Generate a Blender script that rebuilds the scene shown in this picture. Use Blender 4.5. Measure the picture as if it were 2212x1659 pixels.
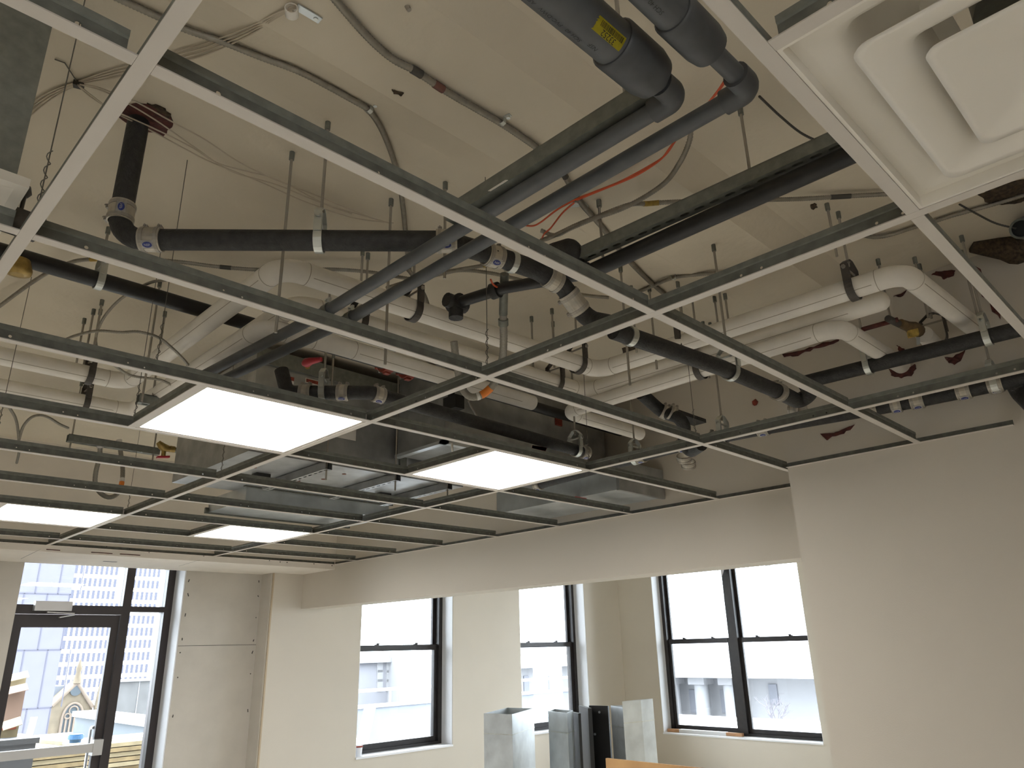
import bpy, math, random
from mathutils import Vector, Matrix
for _o in list(bpy.data.objects): bpy.data.objects.remove(_o)
S = bpy.context.scene
COL = S.collection
PI = math.pi
random.seed(7)

# ------------------------------------------------------------------ camera, light, exposure
RX = Vector((0.710038948678404, -0.7037768075374953, -0.0233001401712121))    # camera right
RY = Vector((0.22095992820066435, 0.2540998199392728, -0.9415996981925951))   # camera down
RZ = Vector((0.6685965909943186, 0.6634240624812762, 0.3359272418718308))     # camera forward
CAM = Vector((-1.4467173203747667, -0.3207858783076529, 1.6652976266214248))
FPX = 1600.9130906166276
cd = bpy.data.cameras.new('camera'); co = bpy.data.objects.new('camera', cd); COL.objects.link(co)
cd.sensor_width = 36.0; cd.sensor_fit = 'HORIZONTAL'; cd.lens = FPX*36.0/2212.0
cd.clip_start = 0.05; cd.clip_end = 2000
m = Matrix.Identity(4)
for i in range(3):
    m[i][0] = RX[i]; m[i][1] = -RY[i]; m[i][2] = -RZ[i]; m[i][3] = CAM[i]
co.matrix_world = m
S.camera = co

SKY = 36.0            # bright overcast sky
PANEL = 22.0
W = bpy.data.worlds.new('overcast_sky'); S.world = W; W.use_nodes = True
nt = W.node_tree; nt.nodes.clear()
wo = nt.nodes.new('ShaderNodeOutputWorld'); bg = nt.nodes.new('ShaderNodeBackground')
tc = nt.nodes.new('ShaderNodeTexCoord'); sx = nt.nodes.new('ShaderNodeSeparateXYZ')
rp = nt.nodes.new('ShaderNodeValToRGB')
nt.links.new(tc.outputs['Generated'], sx.inputs[0]); nt.links.new(sx.outputs['Z'], rp.inputs[0])
# overcast sky, three times as bright overhead as at the horizon
rp.color_ramp.elements[0].position = 0.0; rp.color_ramp.elements[0].color = (.30, .32, .345, 1)
rp.color_ramp.elements[1].position = 1.0; rp.color_ramp.elements[1].color = (.93, .96, 1, 1)
nt.links.new(rp.outputs[0], bg.inputs['Color']); bg.inputs['Strength'].default_value = SKY
nt.links.new(bg.outputs[0], wo.inputs['Surface'])

def portal(name, loc, nrm, w, h):
    l = bpy.data.lights.new(name, 'AREA'); l.shape = 'RECTANGLE'; l.size = w; l.size_y = h
    l.cycles.is_portal = True
    o = bpy.data.objects.new(name, l); COL.objects.link(o)
    o.location = loc; o.rotation_euler = Vector(nrm).to_track_quat('-Z', 'Z').to_euler()
portal('door_portal', (.68, 6.95, 1.25), (0, -1, 0), 1.2, 2.4)
portal('window_portal', (3.69, 6.72, 1.85), (0, -1, 0), 1.2, 2.3)
portal('window_portal', (6.0, 6.72, 1.85), (0, -1, 0), 1.2, 2.3)
portal('window_portal', (-3.3, -3.75, 1.55), (0, 1, 0), 1.4, 1.7)
portal('window_portal', (7.7, 2.5, 1.8), (-1, 0, 0), 2.0, 2.4)
portal('window_portal', (7.7, 4.8, 1.8), (-1, 0, 0), 2.0, 2.4)

vs = S.view_settings
S.display_settings.display_device = 'sRGB'
vs.view_transform = 'Standard'; vs.look = 'None'; vs.gamma = 1.0; vs.use_curve_mapping = False
vs.exposure = -0.2
S.cycles.use_denoising = True
S.cycles.max_bounces = 10; S.cycles.diffuse_bounces = 6; S.cycles.glossy_bounces = 4
S.cycles.transparent_max_bounces = 16; S.cycles.sample_clamp_indirect = 4.0
S.cycles.caustics_reflective = False; S.cycles.caustics_refractive = False

# ------------------------------------------------------------------ helpers
GZ = 2.44; DK = 0.74; DZ = GZ + DK       # grid height, deck height above it
U = 0.6096
V = Vector

def ray(u, v): return RX*((u-1106)/FPX) + RY*((v-829.5)/FPX) + RZ
def P(u, v, g):                           # photo pixel -> point on the level g metres above the grid
    r = ray(u, v); return CAM + r*((GZ+g-CAM.z)/r.z)
def PY(u, v, y): r = ray(u, v); return CAM + r*((y-CAM.y)/r.y)
def PX(u, v, x): r = ray(u, v); return CAM + r*((x-CAM.x)/r.x)

def dk(y):                                # height of the deck above the grid at a given y
    q = [(-9, DK), (.635, DK), (.66, DK-.006), (.755, DK-.07), (1.08, DK-.07), (1.22, DK-.02), (1.35, DK), (99, DK)]
    for (a, ga), (b, gb) in zip(q, q[1:]):
        if a <= y <= b: return ga+(gb-ga)*(y-a)/(b-a)
    return DK
def PD(u, v, off=.0):                     # photo pixel -> point on the underside of the deck, off metres below it
    g = DK
    for _ in range(12): p = P(u, v, g-off); g = .5*g+.5*dk(p.y)
    return P(u, v, g-off)
def on_seg(a, b, u, v):                   # point of the line a-b nearest to the view ray of a pixel
    d1 = (b-a); d2 = ray(u, v); w = a-CAM; A = d1.dot(d1); B = d1.dot(d2); C_ = d2.dot(d2); D = d1.dot(w); E = d2.dot(w)
    return a + d1*((B*E-C_*D)/(A*C_-B*B))

class MB:
    def __init__(s): s.v = []; s.f = []; s.sm = []; s.mi = []; s.m = 0
    def add(s, vs, fs, smooth=False):
        n = len(s.v); s.v += [V(p) for p in vs]
        for f in fs: s.f.append([i+n for i in f]); s.sm.append(smooth); s.mi.append(s.m)
        return s
    def box(s, a, b):
        x0, y0, z0 = a; x1, y1, z1 = b
        if x0 > x1: x0, x1 = x1, x0
        if y0 > y1: y0, y1 = y1, y0
        if z0 > z1: z0, z1 = z1, z0
        vs = [(x0,y0,z0),(x1,y0,z0),(x1,y1,z0),(x0,y1,z0),(x0,y0,z1),(x1,y0,z1),(x1,y1,z1),(x0,y1,z1)]
        return s.add(vs, [(3,2,1,0),(4,5,6,7),(0,1,5,4),(1,2,6,5),(2,3,7,6),(3,0,4,7)])
    def obox(s, c, ax, ay, az):           # centre and three half-axis vectors
        c = V(c); ax, ay, az = V(ax), V(ay), V(az)
        vs = [c+ax*i+ay*j+az*k for k in (-1,1) for (i,j) in ((-1,-1),(1,-1),(1,1),(-1,1))]
        fs = [(3,2,1,0),(4,5,6,7),(0,1,5,4),(1,2,6,5),(2,3,7,6),(3,0,4,7)]
        if ax.cross(ay).dot(az) < 0: fs = [f[::-1] for f in fs]
        return s.add(vs, fs)
    def prism(s, poly, off):              # planar polygon extruded by a vector
        poly = [V(p) for p in poly]; off = V(off); n = len(poly)
        nr = V((0,0,0))
        for i in range(n): nr += (poly[i]).cross(poly[(i+1) % n])
        if nr.dot(off) > 0: poly = poly[::-1]
        vs = poly + [p+off for p in poly]
        fs = [tuple(range(n)), tuple(range(2*n-1, n-1, -1))]
        fs += [((i+1) % n, i, n+i, n+(i+1) % n) for i in range(n)]
        return s.add(vs, fs)
    def sweep(s, pts, r, n=10, caps=True, closed=False):
        pts = [V(p) for p in pts]; k = len(pts)
        rs = list(r)[:k] if isinstance(r, (list, tuple)) else [r]*k
        T = []
        for i in range(k):
            a = pts[i-1] if (i or closed) else pts[i]; b = pts[(i+1) % k] if (i < k-1 or closed) else pts[i]
            t = (b-a); T.append(t.normalized() if t.length > 1e-9 else V((0,0,1)))
        up = V((0,0,1)) if abs(T[0].z) < .9 else V((1,0,0))
        nx = T[0].cross(up).normalized(); ring = []
        for i in range(k):
            nx = (nx - T[i]*nx.dot(T[i])).normalized(); ny = T[i].cross(nx)
            ring.append([pts[i] + (nx*math.cos(2*PI*j/n) + ny*math.sin(2*PI*j/n))*rs[i] for j in range(n)])
        vs = [p for q in ring for p in q]; fs = []
        for i in range(k if closed else k-1):
            o = i*n; q = ((i+1) % k)*n
            fs += [(o+j, o+(j+1) % n, q+(j+1) % n, q+j) for j in range(n)]
        s.add(vs, fs, True)
        if caps and not closed:
            s.add(ring[0], [tuple(range(n-1,-1,-1))]); s.add(ring[-1], [tuple(range(n))])
        return s
    def cyl(s, a, b, r, n=12): return s.sweep([a, b], r, n)
    def cone(s, a, b, r0, r1, n=12): return s.sweep([a, b], [r0, r1], n)
    def band(s, c, ax, r, w, t=.002, n=20):   # a ring band of width w round an axis
        c = V(c); ax = V(ax).normalized()
        pr = [(-w/2, r), (-w/2, r+t), (w/2, r+t), (w/2, r)]
        up = V((0,0,1)) if abs(ax.z) < .9 else V((1,0,0))
        x = ax.cross(up).normalized(); y = ax.cross(x); vs = []
        for j in range(n):
            d = x*math.cos(2*PI*j/n) + y*math.sin(2*PI*j/n)
            vs += [c + ax*h + d*q for h, q in pr]
        fs = []
        for j in range(n):
            a = j*4; b = ((j+1) % n)*4
            for q in range(3): fs.append((a+q, a+q+1, b+q+1, b+q))
        return s.add(vs, fs, False)
    def strip(s, path, wv, t=.002, closed=False):    # a flat strap: path points, half-width vector, thickness
        wv = V(wv); path = [V(p) for p in path]; k = len(path); vs = []
        for i in range(k):
            a = path[i-1] if (i or closed) else path[i]; b = path[(i+1) % k] if (i < k-1 or closed) else path[i]
            n = (b-a).cross(wv); n = n.normalized()*t/2 if n.length > 1e-9 else V((0,0,t/2))
            p = path[i]; vs += [p-wv-n, p+wv-n, p+wv+n, p-wv+n]
        fs = []
        for i in range(k if closed else k-1):
            o = i*4; q = ((i+1) % k)*4
            fs += [(o+j, o+(j+1) % 4, q+(j+1) % 4, q+j) for j in range(4)]
        if not closed: fs += [(3,2,1,0), tuple((k-1)*4+j for j in range(4))]
        return s.add(vs, fs)
    def build(s, name, mat, parent=None):
        me = bpy.data.meshes.new(name)
        org = parent_loc(parent)
        me.from_pydata([tuple(p-org) for p in s.v], [], s.f)
        me.polygons.foreach_set('use_smooth', s.sm); me.polygons.foreach_set('material_index', s.mi)
        for mm in (mat if isinstance(mat, (list, tuple)) else [mat]): me.materials.append(mm)
        me.update()
        o = bpy.data.objects.new(name, me); COL.objects.link(o)
        if parent: o.parent = parent
        return o

def parent_loc(o):
    q = V((0,0,0))
    while o is not None: q = q + V(o.location); o = o.parent
    return q
def tag(o, label=None, cat=None, group=None, kind=None):
    if label: o['label'] = label
    if cat: o['category'] = cat
    if group: o['group'] = group
    if kind: o['kind'] = kind
    return o
def thing(name, loc, label, cat, group=None):
    o = bpy.data.objects.new(name, None); COL.objects.link(o); o.location = loc; o.empty_display_size = .05
    return tag(o, label, cat, group)
def struct(name, mb, mat, label=None): return tag(mb.build(name, mat), label, kind='structure')
def copy_tree(o, parent=None, loc=None):
    c = o.copy(); COL.objects.link(c); c.parent = parent
    if loc is not None: c.location = loc
    for ch in list(o.children): copy_tree(ch, c)
    return c

def fillet(pts, r, n=6):
    pts = [V(p) for p in pts]
    if len(pts) < 3: return pts
    out = [pts[0]]
    rr = r if isinstance(r, (list, tuple)) else [r]*(len(pts)-2)
    for i in range(1, len(pts)-1):
        a, b, c = pts[i-1], pts[i], pts[i+1]
        d1 = (a-b).normalized(); d2 = (c-b).normalized()
        ang = d1.angle(d2)
        if ang > PI-.03: out.append(b); continue
        t = min(rr[i-1]/math.tan(ang/2), (a-b).length*.49, (c-b).length*.49)
        R = t*math.tan(ang/2); bis = (d1+d2).normalized(); ce = b + bis*(R/math.sin(ang/2))
        s0 = b+d1*t-ce; s1 = b+d2*t-ce
        axis = s0.cross(s1).normalized(); tot = s0.angle(s1)
        for k in range(n+1): out.append(ce + Matrix.Rotation(tot*k/n, 3, axis) @ s0)
    out.append(pts[-1]); return out
def spline(pts, n=8):
    pts = [V(p) for p in pts]; q = [pts[0]*2-pts[1]] + pts + [pts[-1]*2-pts[-2]]; out = []
    for i in range(1, len(q)-2):
        a, b, c, d = q[i-1], q[i], q[i+1], q[i+2]
        for k in range(n):
            t = k/n
            out.append(.5*((2*b) + (c-a)*t + (2*a-5*b+4*c-d)*t*t + (3*b-a-3*c+d)*t*t*t))
    out.append(pts[-1]); return out
def resample(pts, step):
    out = [pts[0]]; acc = 0
    for i in range(len(pts)-1):
        a, b = pts[i], pts[i+1]; L = (b-a).length
        if L < 1e-9: continue
        d = step-acc
        while d <= L: out.append(a+(b-a)*(d/L)); d += step
        acc = L-(d-step)
    return out

# ------------------------------------------------------------------ materials
MT = {}
def mat(name, col, rough=.7, metal=0.0, var=0.0, scale=30, bump=0.0, bscale=120, spec=.5, emit=None, col2=None):
    M = bpy.data.materials.new(name); M.use_nodes = True; n = M.node_tree.nodes; L = M.node_tree.links
    b = n['Principled BSDF']; b.inputs['Base Color'].default_value = (*col, 1)
    b.inputs['Roughness'].default_value = rough; b.inputs['Metallic'].default_value = metal
    b.inputs['Specular IOR Level'].default_value = spec
    if var or col2:
        t = n.new('ShaderNodeTexNoise'); t.inputs['Scale'].default_value = scale; t.inputs['Detail'].default_value = 6
        c = n.new('ShaderNodeTexCoord'); L.new(c.outputs['Object'], t.inputs['Vector'])
        r = n.new('ShaderNodeValToRGB'); r.color_ramp.elements[0].position = .3; r.color_ramp.elements[1].position = .7
        lo = col2 if col2 else tuple(x*(1-var) for x in col); hi = col if col2 else tuple(min(1, x*(1+var)) for x in col)
        r.color_ramp.elements[0].color = (*lo, 1); r.color_ramp.elements[1].color = (*hi, 1)
        L.new(t.outputs['Fac'], r.inputs[0]); L.new(r.outputs[0], b.inputs['Base Color'])
    if bump:
        t2 = n.new('ShaderNodeTexNoise'); t2.inputs['Scale'].default_value = bscale; t2.inputs['Detail'].default_value = 4
        c2 = n.new('ShaderNodeTexCoord'); L.new(c2.outputs['Object'], t2.inputs['Vector'])
        bp = n.new('ShaderNodeBump'); bp.inputs['Strength'].default_value = bump; bp.inputs['Distance'].default_value = .01
        L.new(t2.outputs['Fac'], bp.inputs['Height']); L.new(bp.outputs[0], b.inputs['Normal'])
    if emit:
        b.inputs['Emission Color'].default_value = (*emit[0], 1); b.inputs['Emission Strength'].default_value = emit[1]
    MT[name] = M; return M
mat('deck_paint', (.64,.57,.45), .8, var=.04, scale=3, bump=.25, bscale=25)
mat('wall_paint', (.575,.528,.455), .75, var=.02, scale=2, bump=.05, bscale=200)
mat('drywall_lit', (.76,.70,.62), .85, var=.04, scale=6)  # paler copy of drywall; colour raised to replace light missing on the bulkhead
mat('cable_red', (.13,.05,.035), .6)
mat('drywall', (.50,.465,.41), .85, var=.05, scale=6, bump=.05, bscale=150)
mat('reveal_white', (.82,.83,.86), .7)
mat('floor_concrete', (.72,.69,.63), .7, var=.15, scale=2)
mat('white_cap', (.62,.575,.52), .5, var=.02, scale=9)
mat('galv', (.175,.18,.155), .5, .3, var=.18, scale=40)
mat('galv_dark', (.125,.127,.107), .55, .25, var=.25, scale=30)
mat('sheet_metal', (.40,.41,.41), .38, .75, var=.22, scale=9)
mat('duct_bright', (.62,.66,.68), .33, .7, var=.16, scale=7)
mat('zinc', (.62,.64,.61), .34, .85, var=.12, scale=20)
mat('cast_iron', (.021,.020,.018), .62, var=.5, scale=45, bump=.35, bscale=140)
mat('black_steel', (.013,.0125,.012), .4, .1, var=.4, scale=25)
mat('gray_pvc', (.080,.083,.085), .5, var=.16, scale=18)
mat('fitting_pvc', (.062,.064,.066), .5, var=.2, scale=22)
mat('coupling_steel', (.47,.43,.36), .42, .55, var=.2, scale=30)
mat('clamp_steel', (.36,.33,.28), .5, .4)
mat('insulation', (.86,.82,.75), .7, var=.05, scale=12, bump=.06, bscale=60)
mat('seam_line', (.42,.37,.30), .8)
mat('strap_dark', (.075,.066,.056), .6, .2, var=.25, scale=30)
mat('rust', (.16,.045,.018), .85, var=.4, scale=60)
mat('firestop', (.075,.018,.013), .8, var=.35, scale=60, bump=.4, bscale=90)
mat('hole_brown', (.055,.037,.02), .95, var=.6, scale=70, bump=.8, bscale=80)
mat('red_iron', (.23,.035,.018), .5, var=.3, scale=40)
mat('red_plastic', (.42,.02,.035), .4)
mat('red_paper', (.62,.05,.06), .6)
mat('brass', (.34,.23,.07), .4, .6, var=.25, scale=40)
mat('mc_cable', (.26,.235,.19), .5, .45, var=.15, scale=50)
mat('mc_dark', (.055,.05,.043), .6, .2)
mat('hose_braid', (.27,.25,.21), .6, .3, var=.18, scale=220)
mat('white_wire', (.50,.43,.33), .6)
mat('hanger_wire', (.13,.12,.10), .5, .5)
mat('orange_cable', (.52,.075,.022), .5)
mat('orange_tag', (.75,.22,.03), .6)
mat('yellow_tag', (.60,.50,.03), .6, var=.1, scale=80)
mat('valve_brown', (.13,.085,.04), .6, .2, var=.3, scale=50)
mat('yellow_stain', (.33,.22,.045), .8, var=.5, scale=45)
mat('rubber_black', (.012,.012,.011), .6)
mat('ink', (.02,.02,.018), .8)
mat('print_gray', (.17,.17,.17), .7)
mat('label_blue', (.02,.035,.20), .5)
mat('label_white', (.72,.70,.66), .6)
mat('frame_bronze', (.020,.017,.017), .45, .2, var=.2, scale=20)
mat('door_bronze', (.030,.024,.024), .45, .2)
mat('closer_silver', (.50,.49,.48), .4, .5)
mat('diffuser_white', (.90,.86,.78), .45)
mat('diffuser_trim', (.50,.49,.43), .5)
mat('bead_tan', (.45,.36,.25), .7)
mat('screw', (.05,.045,.04), .6)
mat('wood', (.52,.31,.13), .7, col2=(.40,.22,.09), scale=5)
mat('raw_wood', (.45,.25,.13), .7, var=.15, scale=20)
mat('black_panel', (.010,.010,.010), .5)
mat('frosted_lens', (.95,.97,1), .6, emit=((1,.98,.94), PANEL))
def glass_mat():
    M = bpy.data.materials.new('window_glass'); M.use_nodes = True; n = M.node_tree.nodes; L = M.node_tree.links
    n.clear(); o = n.new('ShaderNodeOutputMaterial'); mx = n.new('ShaderNodeMixShader')
    t = n.new('ShaderNodeBsdfTransparent'); g = n.new('ShaderNodeBsdfGlossy'); fr = n.new('ShaderNodeFresnel')
    t.inputs[0].default_value = (.93,.96,.97,1); g.inputs['Roughness'].default_value = .02; fr.inputs[0].default_value = 1.3
    L.new(fr.outputs[0], mx.inputs[0]); L.new(t.outputs[0], mx.inputs[1]); L.new(g.outputs[0], mx.inputs[2]); L.new(mx.outputs[0], o.inputs[0])
    MT['window_glass'] = M
glass_mat()
def plastic_film():
    M = bpy.data.materials.new('clear_film'); M.use_nodes = True; n = M.node_tree.nodes; L = M.node_tree.links
    b = n['Principled BSDF']; o = [q for q in n if q.type == 'OUTPUT_MATERIAL'][0]
    b.inputs['Base Color'].default_value = (.75,.72,.75,1); b.inputs['Roughness'].default_value = .25
    t = n.new('ShaderNodeBsdfTransparent'); mx = n.new('ShaderNodeMixShader'); mx.inputs[0].default_value = .55
    L.new(t.outputs[0], mx.inputs[1]); L.new(b.outputs[0], mx.inputs[2]); L.new(mx.outputs[0], o.inputs[0]); MT['clear_film'] = M
plastic_film()
# ------------------------------------------------------------------ room shell
XW = 1.915; XH = 2.375; YC = 1.19; YF = 6.42; YP = 6.62; YD = 6.85; YB = 5.85; ZS = 2.395; ZH = 2.072; XR = 7.40
XL = -4.6; YK = -3.6
struct('floor', MB().box((XL-.2, YK-.2, -.2), (XR+.3, YD+.15, 0)), MT['floor_concrete'])
# painted concrete deck overhead with a shallow sloped step running along the room
prof = [(YK-.2, DZ), (.635, DZ), (.66, DZ-.006), (.755, DZ-.07), (1.08, DZ-.07), (1.22, DZ-.02), (1.35, DZ), (7.2, DZ)]
poly = [(XL-.2, y, z) for y, z in prof] + [(XL-.2, 7.2, DZ+.25), (XL-.2, YK-.2, DZ+.25)]
struct('ceiling', MB().prism(poly, (XR+.7-XL, 0, 0)), MT['deck_paint'])
struct('wall_right', MB().box((XW, YK, 0), (XW+.14, YC, DZ)), MT['wall_paint'], 'plain painted partition wall near the camera on the right')
struct('wall_return', MB().box((XW+.14, YC-.14, 0), (XR+.3, YC, DZ)), MT['wall_paint'])
struct('trim_1', MB().box((XH, YC, ZH), (XH+.22, YF, DZ)), MT['wall_paint'], 'dropped painted header beam between the room and the window bay')
bk = struct('trim_2', MB().box((XL, YB, ZS), (XH, YP+.02, DZ)), MT['drywall_lit'], 'unpainted drywall bulkhead above the door')
# reddish paper tears, joints and screw heads along the bulkhead
mb = MB()
for a, b in ((100,130), (197,243), (259,303)):
    p, q = PY(a, 1186+(a-100)*.062, YB), PY(b, 1186+(b-100)*.062, YB)
    mb.box((p.x, YB-.002, p.z-.006), (q.x, YB, p.z))
tag(mb.build('torn_paper_strip', MT['firestop'], bk), 'torn strips of red drywall paper')
mb = MB()
for (u, v) in ((75,1172),(165,1178),(280,1186),(322,1193),(440,1201),(582,1211),(605,1214),(620,1215),(678,1218),(717,1222),(730,1221),(8,1170),(230,1181)):
    p = PY(u, v, YB); mb.cyl((p.x, YB-.003, p.z), (p.x, YB+.001, p.z), .005, 6)
tag(mb.build('screw_head', MT['screw'], bk), kind='stuff')
mb = MB()
for (u0, v0, u1, v1) in ((88,1186,45,1207),(432,1209,386,1223)):
    r0, r1 = P(u0, v0, ZS-GZ), P(u1, v1, ZS-GZ)
    d = (r1-r0).normalized(); w = V((d.y, -d.x, 0))*.002
    mb.add([r0-w, r0+w, r1+w, r1-w], [(0,1,2,3)]); [p for p in mb.v]
for p in mb.v: p.z = ZS-.0008
tag(mb.build('board_joint', MT['screw'], bk), kind='stuff')
mb = MB(); a = P(238, 1213, ZS-GZ); mb.box((a.x-.05, a.y-.015, ZS-.002), (a.x+.05, a.y+.015, ZS+.001)); mb.build('paper_tear', MT['strap_dark'], bk)

def wall_with_holes(name, axis, c0, c1, a0, a1, z0, z1, holes, m, label=None):
    """axis 'y': wall plane between y=c0..c1 running in x a0..a1; holes (a,b,za,zb)"""
    mb = MB(); xs = sorted({a0, a1, *[h[0] for h in holes], *[h[1] for h in holes]}); zs = sorted({z0, z1, *[h[2] for h in holes], *[h[3] for h in holes]})
    for i in range(len(xs)-1):
        j = 0
        while j < len(zs)-1:
            xm, zm = (xs[i]+xs[i+1])/2, (zs[j]+zs[j+1])/2
            if any(h[0] < xm < h[1] and h[2] < zm < h[3] for h in holes): j += 1; continue
            k = j
            while k+1 < len(zs)-1 and not any(h[0] < xm < h[1] and h[2] < (zs[k+1]+zs[k+2])/2 < h[3] for h in holes): k += 1
            if axis == 'y': mb.box((xs[i], c0, zs[j]), (xs[i+1], c1, zs[k+1]))
            else: mb.box((c0, xs[i], zs[j]), (c1, xs[i+1], zs[k+1]))
            j = k+1
    return struct(name, mb, m, label)
W1 = (3.07, 4.30, .70, 3.02); W2 = (5.38, 6.635, .70, 3.02); W3 = (3.72, 5.84, .585, 3.02); W_FILL = (1.45, 3.45, .585, 3.02)
wall_with_holes('wall_front', 'y', YF, YF+.36, 2.06, XR+.3, 0, DZ, [W1, W2], MT['wall_paint'], 'painted far wall with two sash windows')
wall_with_holes('wall_far_right', 'x', XR, XR+.36, YC, YF, 0, DZ, [W3, W_FILL], MT['wall_paint'], 'painted bay wall holding the twin sash window')
wl = wall_with_holes('wall_left', 'x', XL-.2, XL, YK, YP, 0, DZ, [], MT['wall_paint'])
wb = wall_with_holes('wall_back', 'y', YK-.2, YK, XL-.2, XR+.3, 0, DZ, [(-4.0,-2.6,.70,2.40)], MT['wall_paint'])
for n_, (a_, b_) in ((4, (-4.0,-2.6)),):  # added window behind the camera, unseen, letting in fill daylight
    F = MB()
    for x0, x1, z0, z1 in ((a_,a_+.06,.7,2.4), (b_-.06,b_,.7,2.4), (a_+.06,b_-.06,.7,.76), (a_+.06,b_-.06,2.34,2.4), ((a_+b_)/2-.03,(a_+b_)/2+.03,.76,2.34)): F.box((x0, YK-.16, z0), (x1, YK-.06, z1))
    struct('window_%d' % n_, F, MT['frame_bronze'])
# drywall pier between the door and the window wall, return strip and corner bead
pier = struct('wall_pier', MB().box((1.318, YP, 0), (2.06, YD+.1, ZS+.01)), MT['drywall'], 'unpainted drywall panel beside the door')
mb = MB(); mb.box((1.318, YP-.0015, 1.752), (2.055, YP+.001, 1.756)); mb.build('board_joint', MT['screw'], pier)
mb = MB()
for z in (1.2, 1.5, 1.70, 1.80, 2.0, 2.2, 2.32):
    for x in (1.35, 2.02): mb.cyl((x+random.uniform(-.01,.01), YP-.002, z+random.uniform(-.03,.03)), (x, YP+.001, z), .0045, 6)
tag(mb.build('screw_head', MT['screw'], pier), kind='stuff')
mb = MB(); mb.box((2.058, YF-.002, 0), (2.072, YF+.012, ZS)); struct('trim_3', mb, MT['bead_tan'], 'tan corner bead on the drywall corner')
mb = MB(); mb.box((2.045, YF+.01, 0), (2.06, YP, ZS)); struct('trim_4', mb, MT['drywall'])
struct('wall_far_left', MB().box((XL, YP, 0), (.045, YD+.1, ZS+.01)), MT['drywall'])
struct('trim_5', MB().box((.045, YP, 2.46), (1.318, YD+.1, DZ)), MT['drywall'])
mb = MB(); mb.box((1.308, YP+.004, 0), (1.3185, YD+.06, 2.47)); struct('trim_6', mb, MT['reveal_white'], 'white jamb lining at the right of the door')

# ------------------------------------------------------------------ windows and door
def sash_window(n, axis, plane, a0, a1, z0, z1, sgn, label, units=1):
    """frame parts of a double hung window; plane is the room-side face; sgn points outdoors"""
    w = tag(bpy.data.objects.new('window_%d' % n, None), label, kind='structure'); COL.objects.link(w)
    w.location = (a0, plane, z0) if axis == 'y' else (plane, a0, z0)
    def bx(mb, a, b, d0, d1, za, zb):
        if axis == 'y': mb.box((a, plane+sgn*d0, za), (b, plane+sgn*d1, zb))
        else: mb.box((plane+sgn*d0, a, za), (plane+sgn*d1, b, zb))
    F = MB(); jw = .055
    for x in (a0, a1-jw): bx(F, x, x+jw, 0, .13, z0, z1)
    bx(F, a0+jw, a1-jw, 0, .13, z0, z0+.035); bx(F, a0+jw, a1-jw, 0, .13, z1-.05, z1)
    mull = []
    if units == 2:
        mc = (a0+a1)/2; bx(F, mc-.06, mc+.06, -.01, .13, z0+.035, z1-.05); spans = [(a0+jw, mc-.06), (mc+.06, a1-jw)]
    else: spans = [(a0+jw, a1-jw)]
    F.build('window_frame', MT['frame_bronze'], w)
    zr = 1.70
    for (b0, b1) in spans:
        L = MB(); st = .042        # lower sash, room side
        bx(L, b0, b0+st, .03, .065, z0+.035, zr+.03); bx(L, b1-st, b1, .03, .065, z0+.035, zr+.03)
        bx(L, b0+st, b1-st, .03, .065, z0+.035, z0+.085); bx(L, b0+st, b1-st, .025, .07, zr-.03, zr+.03)
        lo = L.build('lower_sash', MT['frame_bronze'], w)
        G = MB(); bx(G, b0+st, b1-st, .045, .049, z0+.08, zr-.025); G.build('glass_pane', MT['window_glass'], lo)
        K = MB()
        for q in (.27, .73):
            c = b0+(b1-b0)*q; bx(K, c-.022, c+.022, .03, .055, zr+.03, zr+.038); bx(K, c-.005, c+.03, .036, .046, zr+.038, zr+.05)
        K.build('sash_lock', MT['frame_bronze'], lo)
        T = MB()
        bx(T, b0, b0+st*.8, .075, .11, zr-.02, z1-.05); bx(T, b1-st*.8, b1, .075, .11, zr-.02, z1-.05)
        bx(T, b0, b1, .075, .11, z1-.09, z1-.05); bx(T, b0, b1, .075, .11, zr-.02, zr+.02)
        up = T.build('upper_sash', MT['frame_bronze'], w)
        G = MB(); bx(G, b0+.03, b1-.03, .09, .094, zr, z1-.08); G.build('glass_pane', MT['window_glass'], up)
    R = MB(); t = .006             # white plaster reveal and sill board
    dep = abs(plane-(YF if axis == 'y' else XR))
    for x0, x1 in ((a0-.001, a0+t), (a1-t, a1+.001)): bx(R, x0, x1, -dep+.004, 0, z0, z1)
    R.build('window_reveal', MT['reveal_white'], w)
    Q = MB(); bx(Q, a0, a1, -dep-.012, 0, z0-.012, z0+.006); Q.build('window_sill', MT['reveal_white'], w)
    return w
sash_window(1, 'y', 6.60, *W1, 1, 'dark bronze double hung window beside the drywall pier')
sash_window(2, 'y', 6.60, *W2, 1, 'dark bronze double hung window near the bay corner')
sash_window(3, 'x', 7.58, *W3, 1, 'wide twin double hung window with a dark mullion', units=2)

sash_window(5, 'x', 7.58, *W_FILL, 1, 'added twin window, unseen behind the near partition, brightening the bay', units=2)  # out of view; put in to lighten the bay walls and corner

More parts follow.
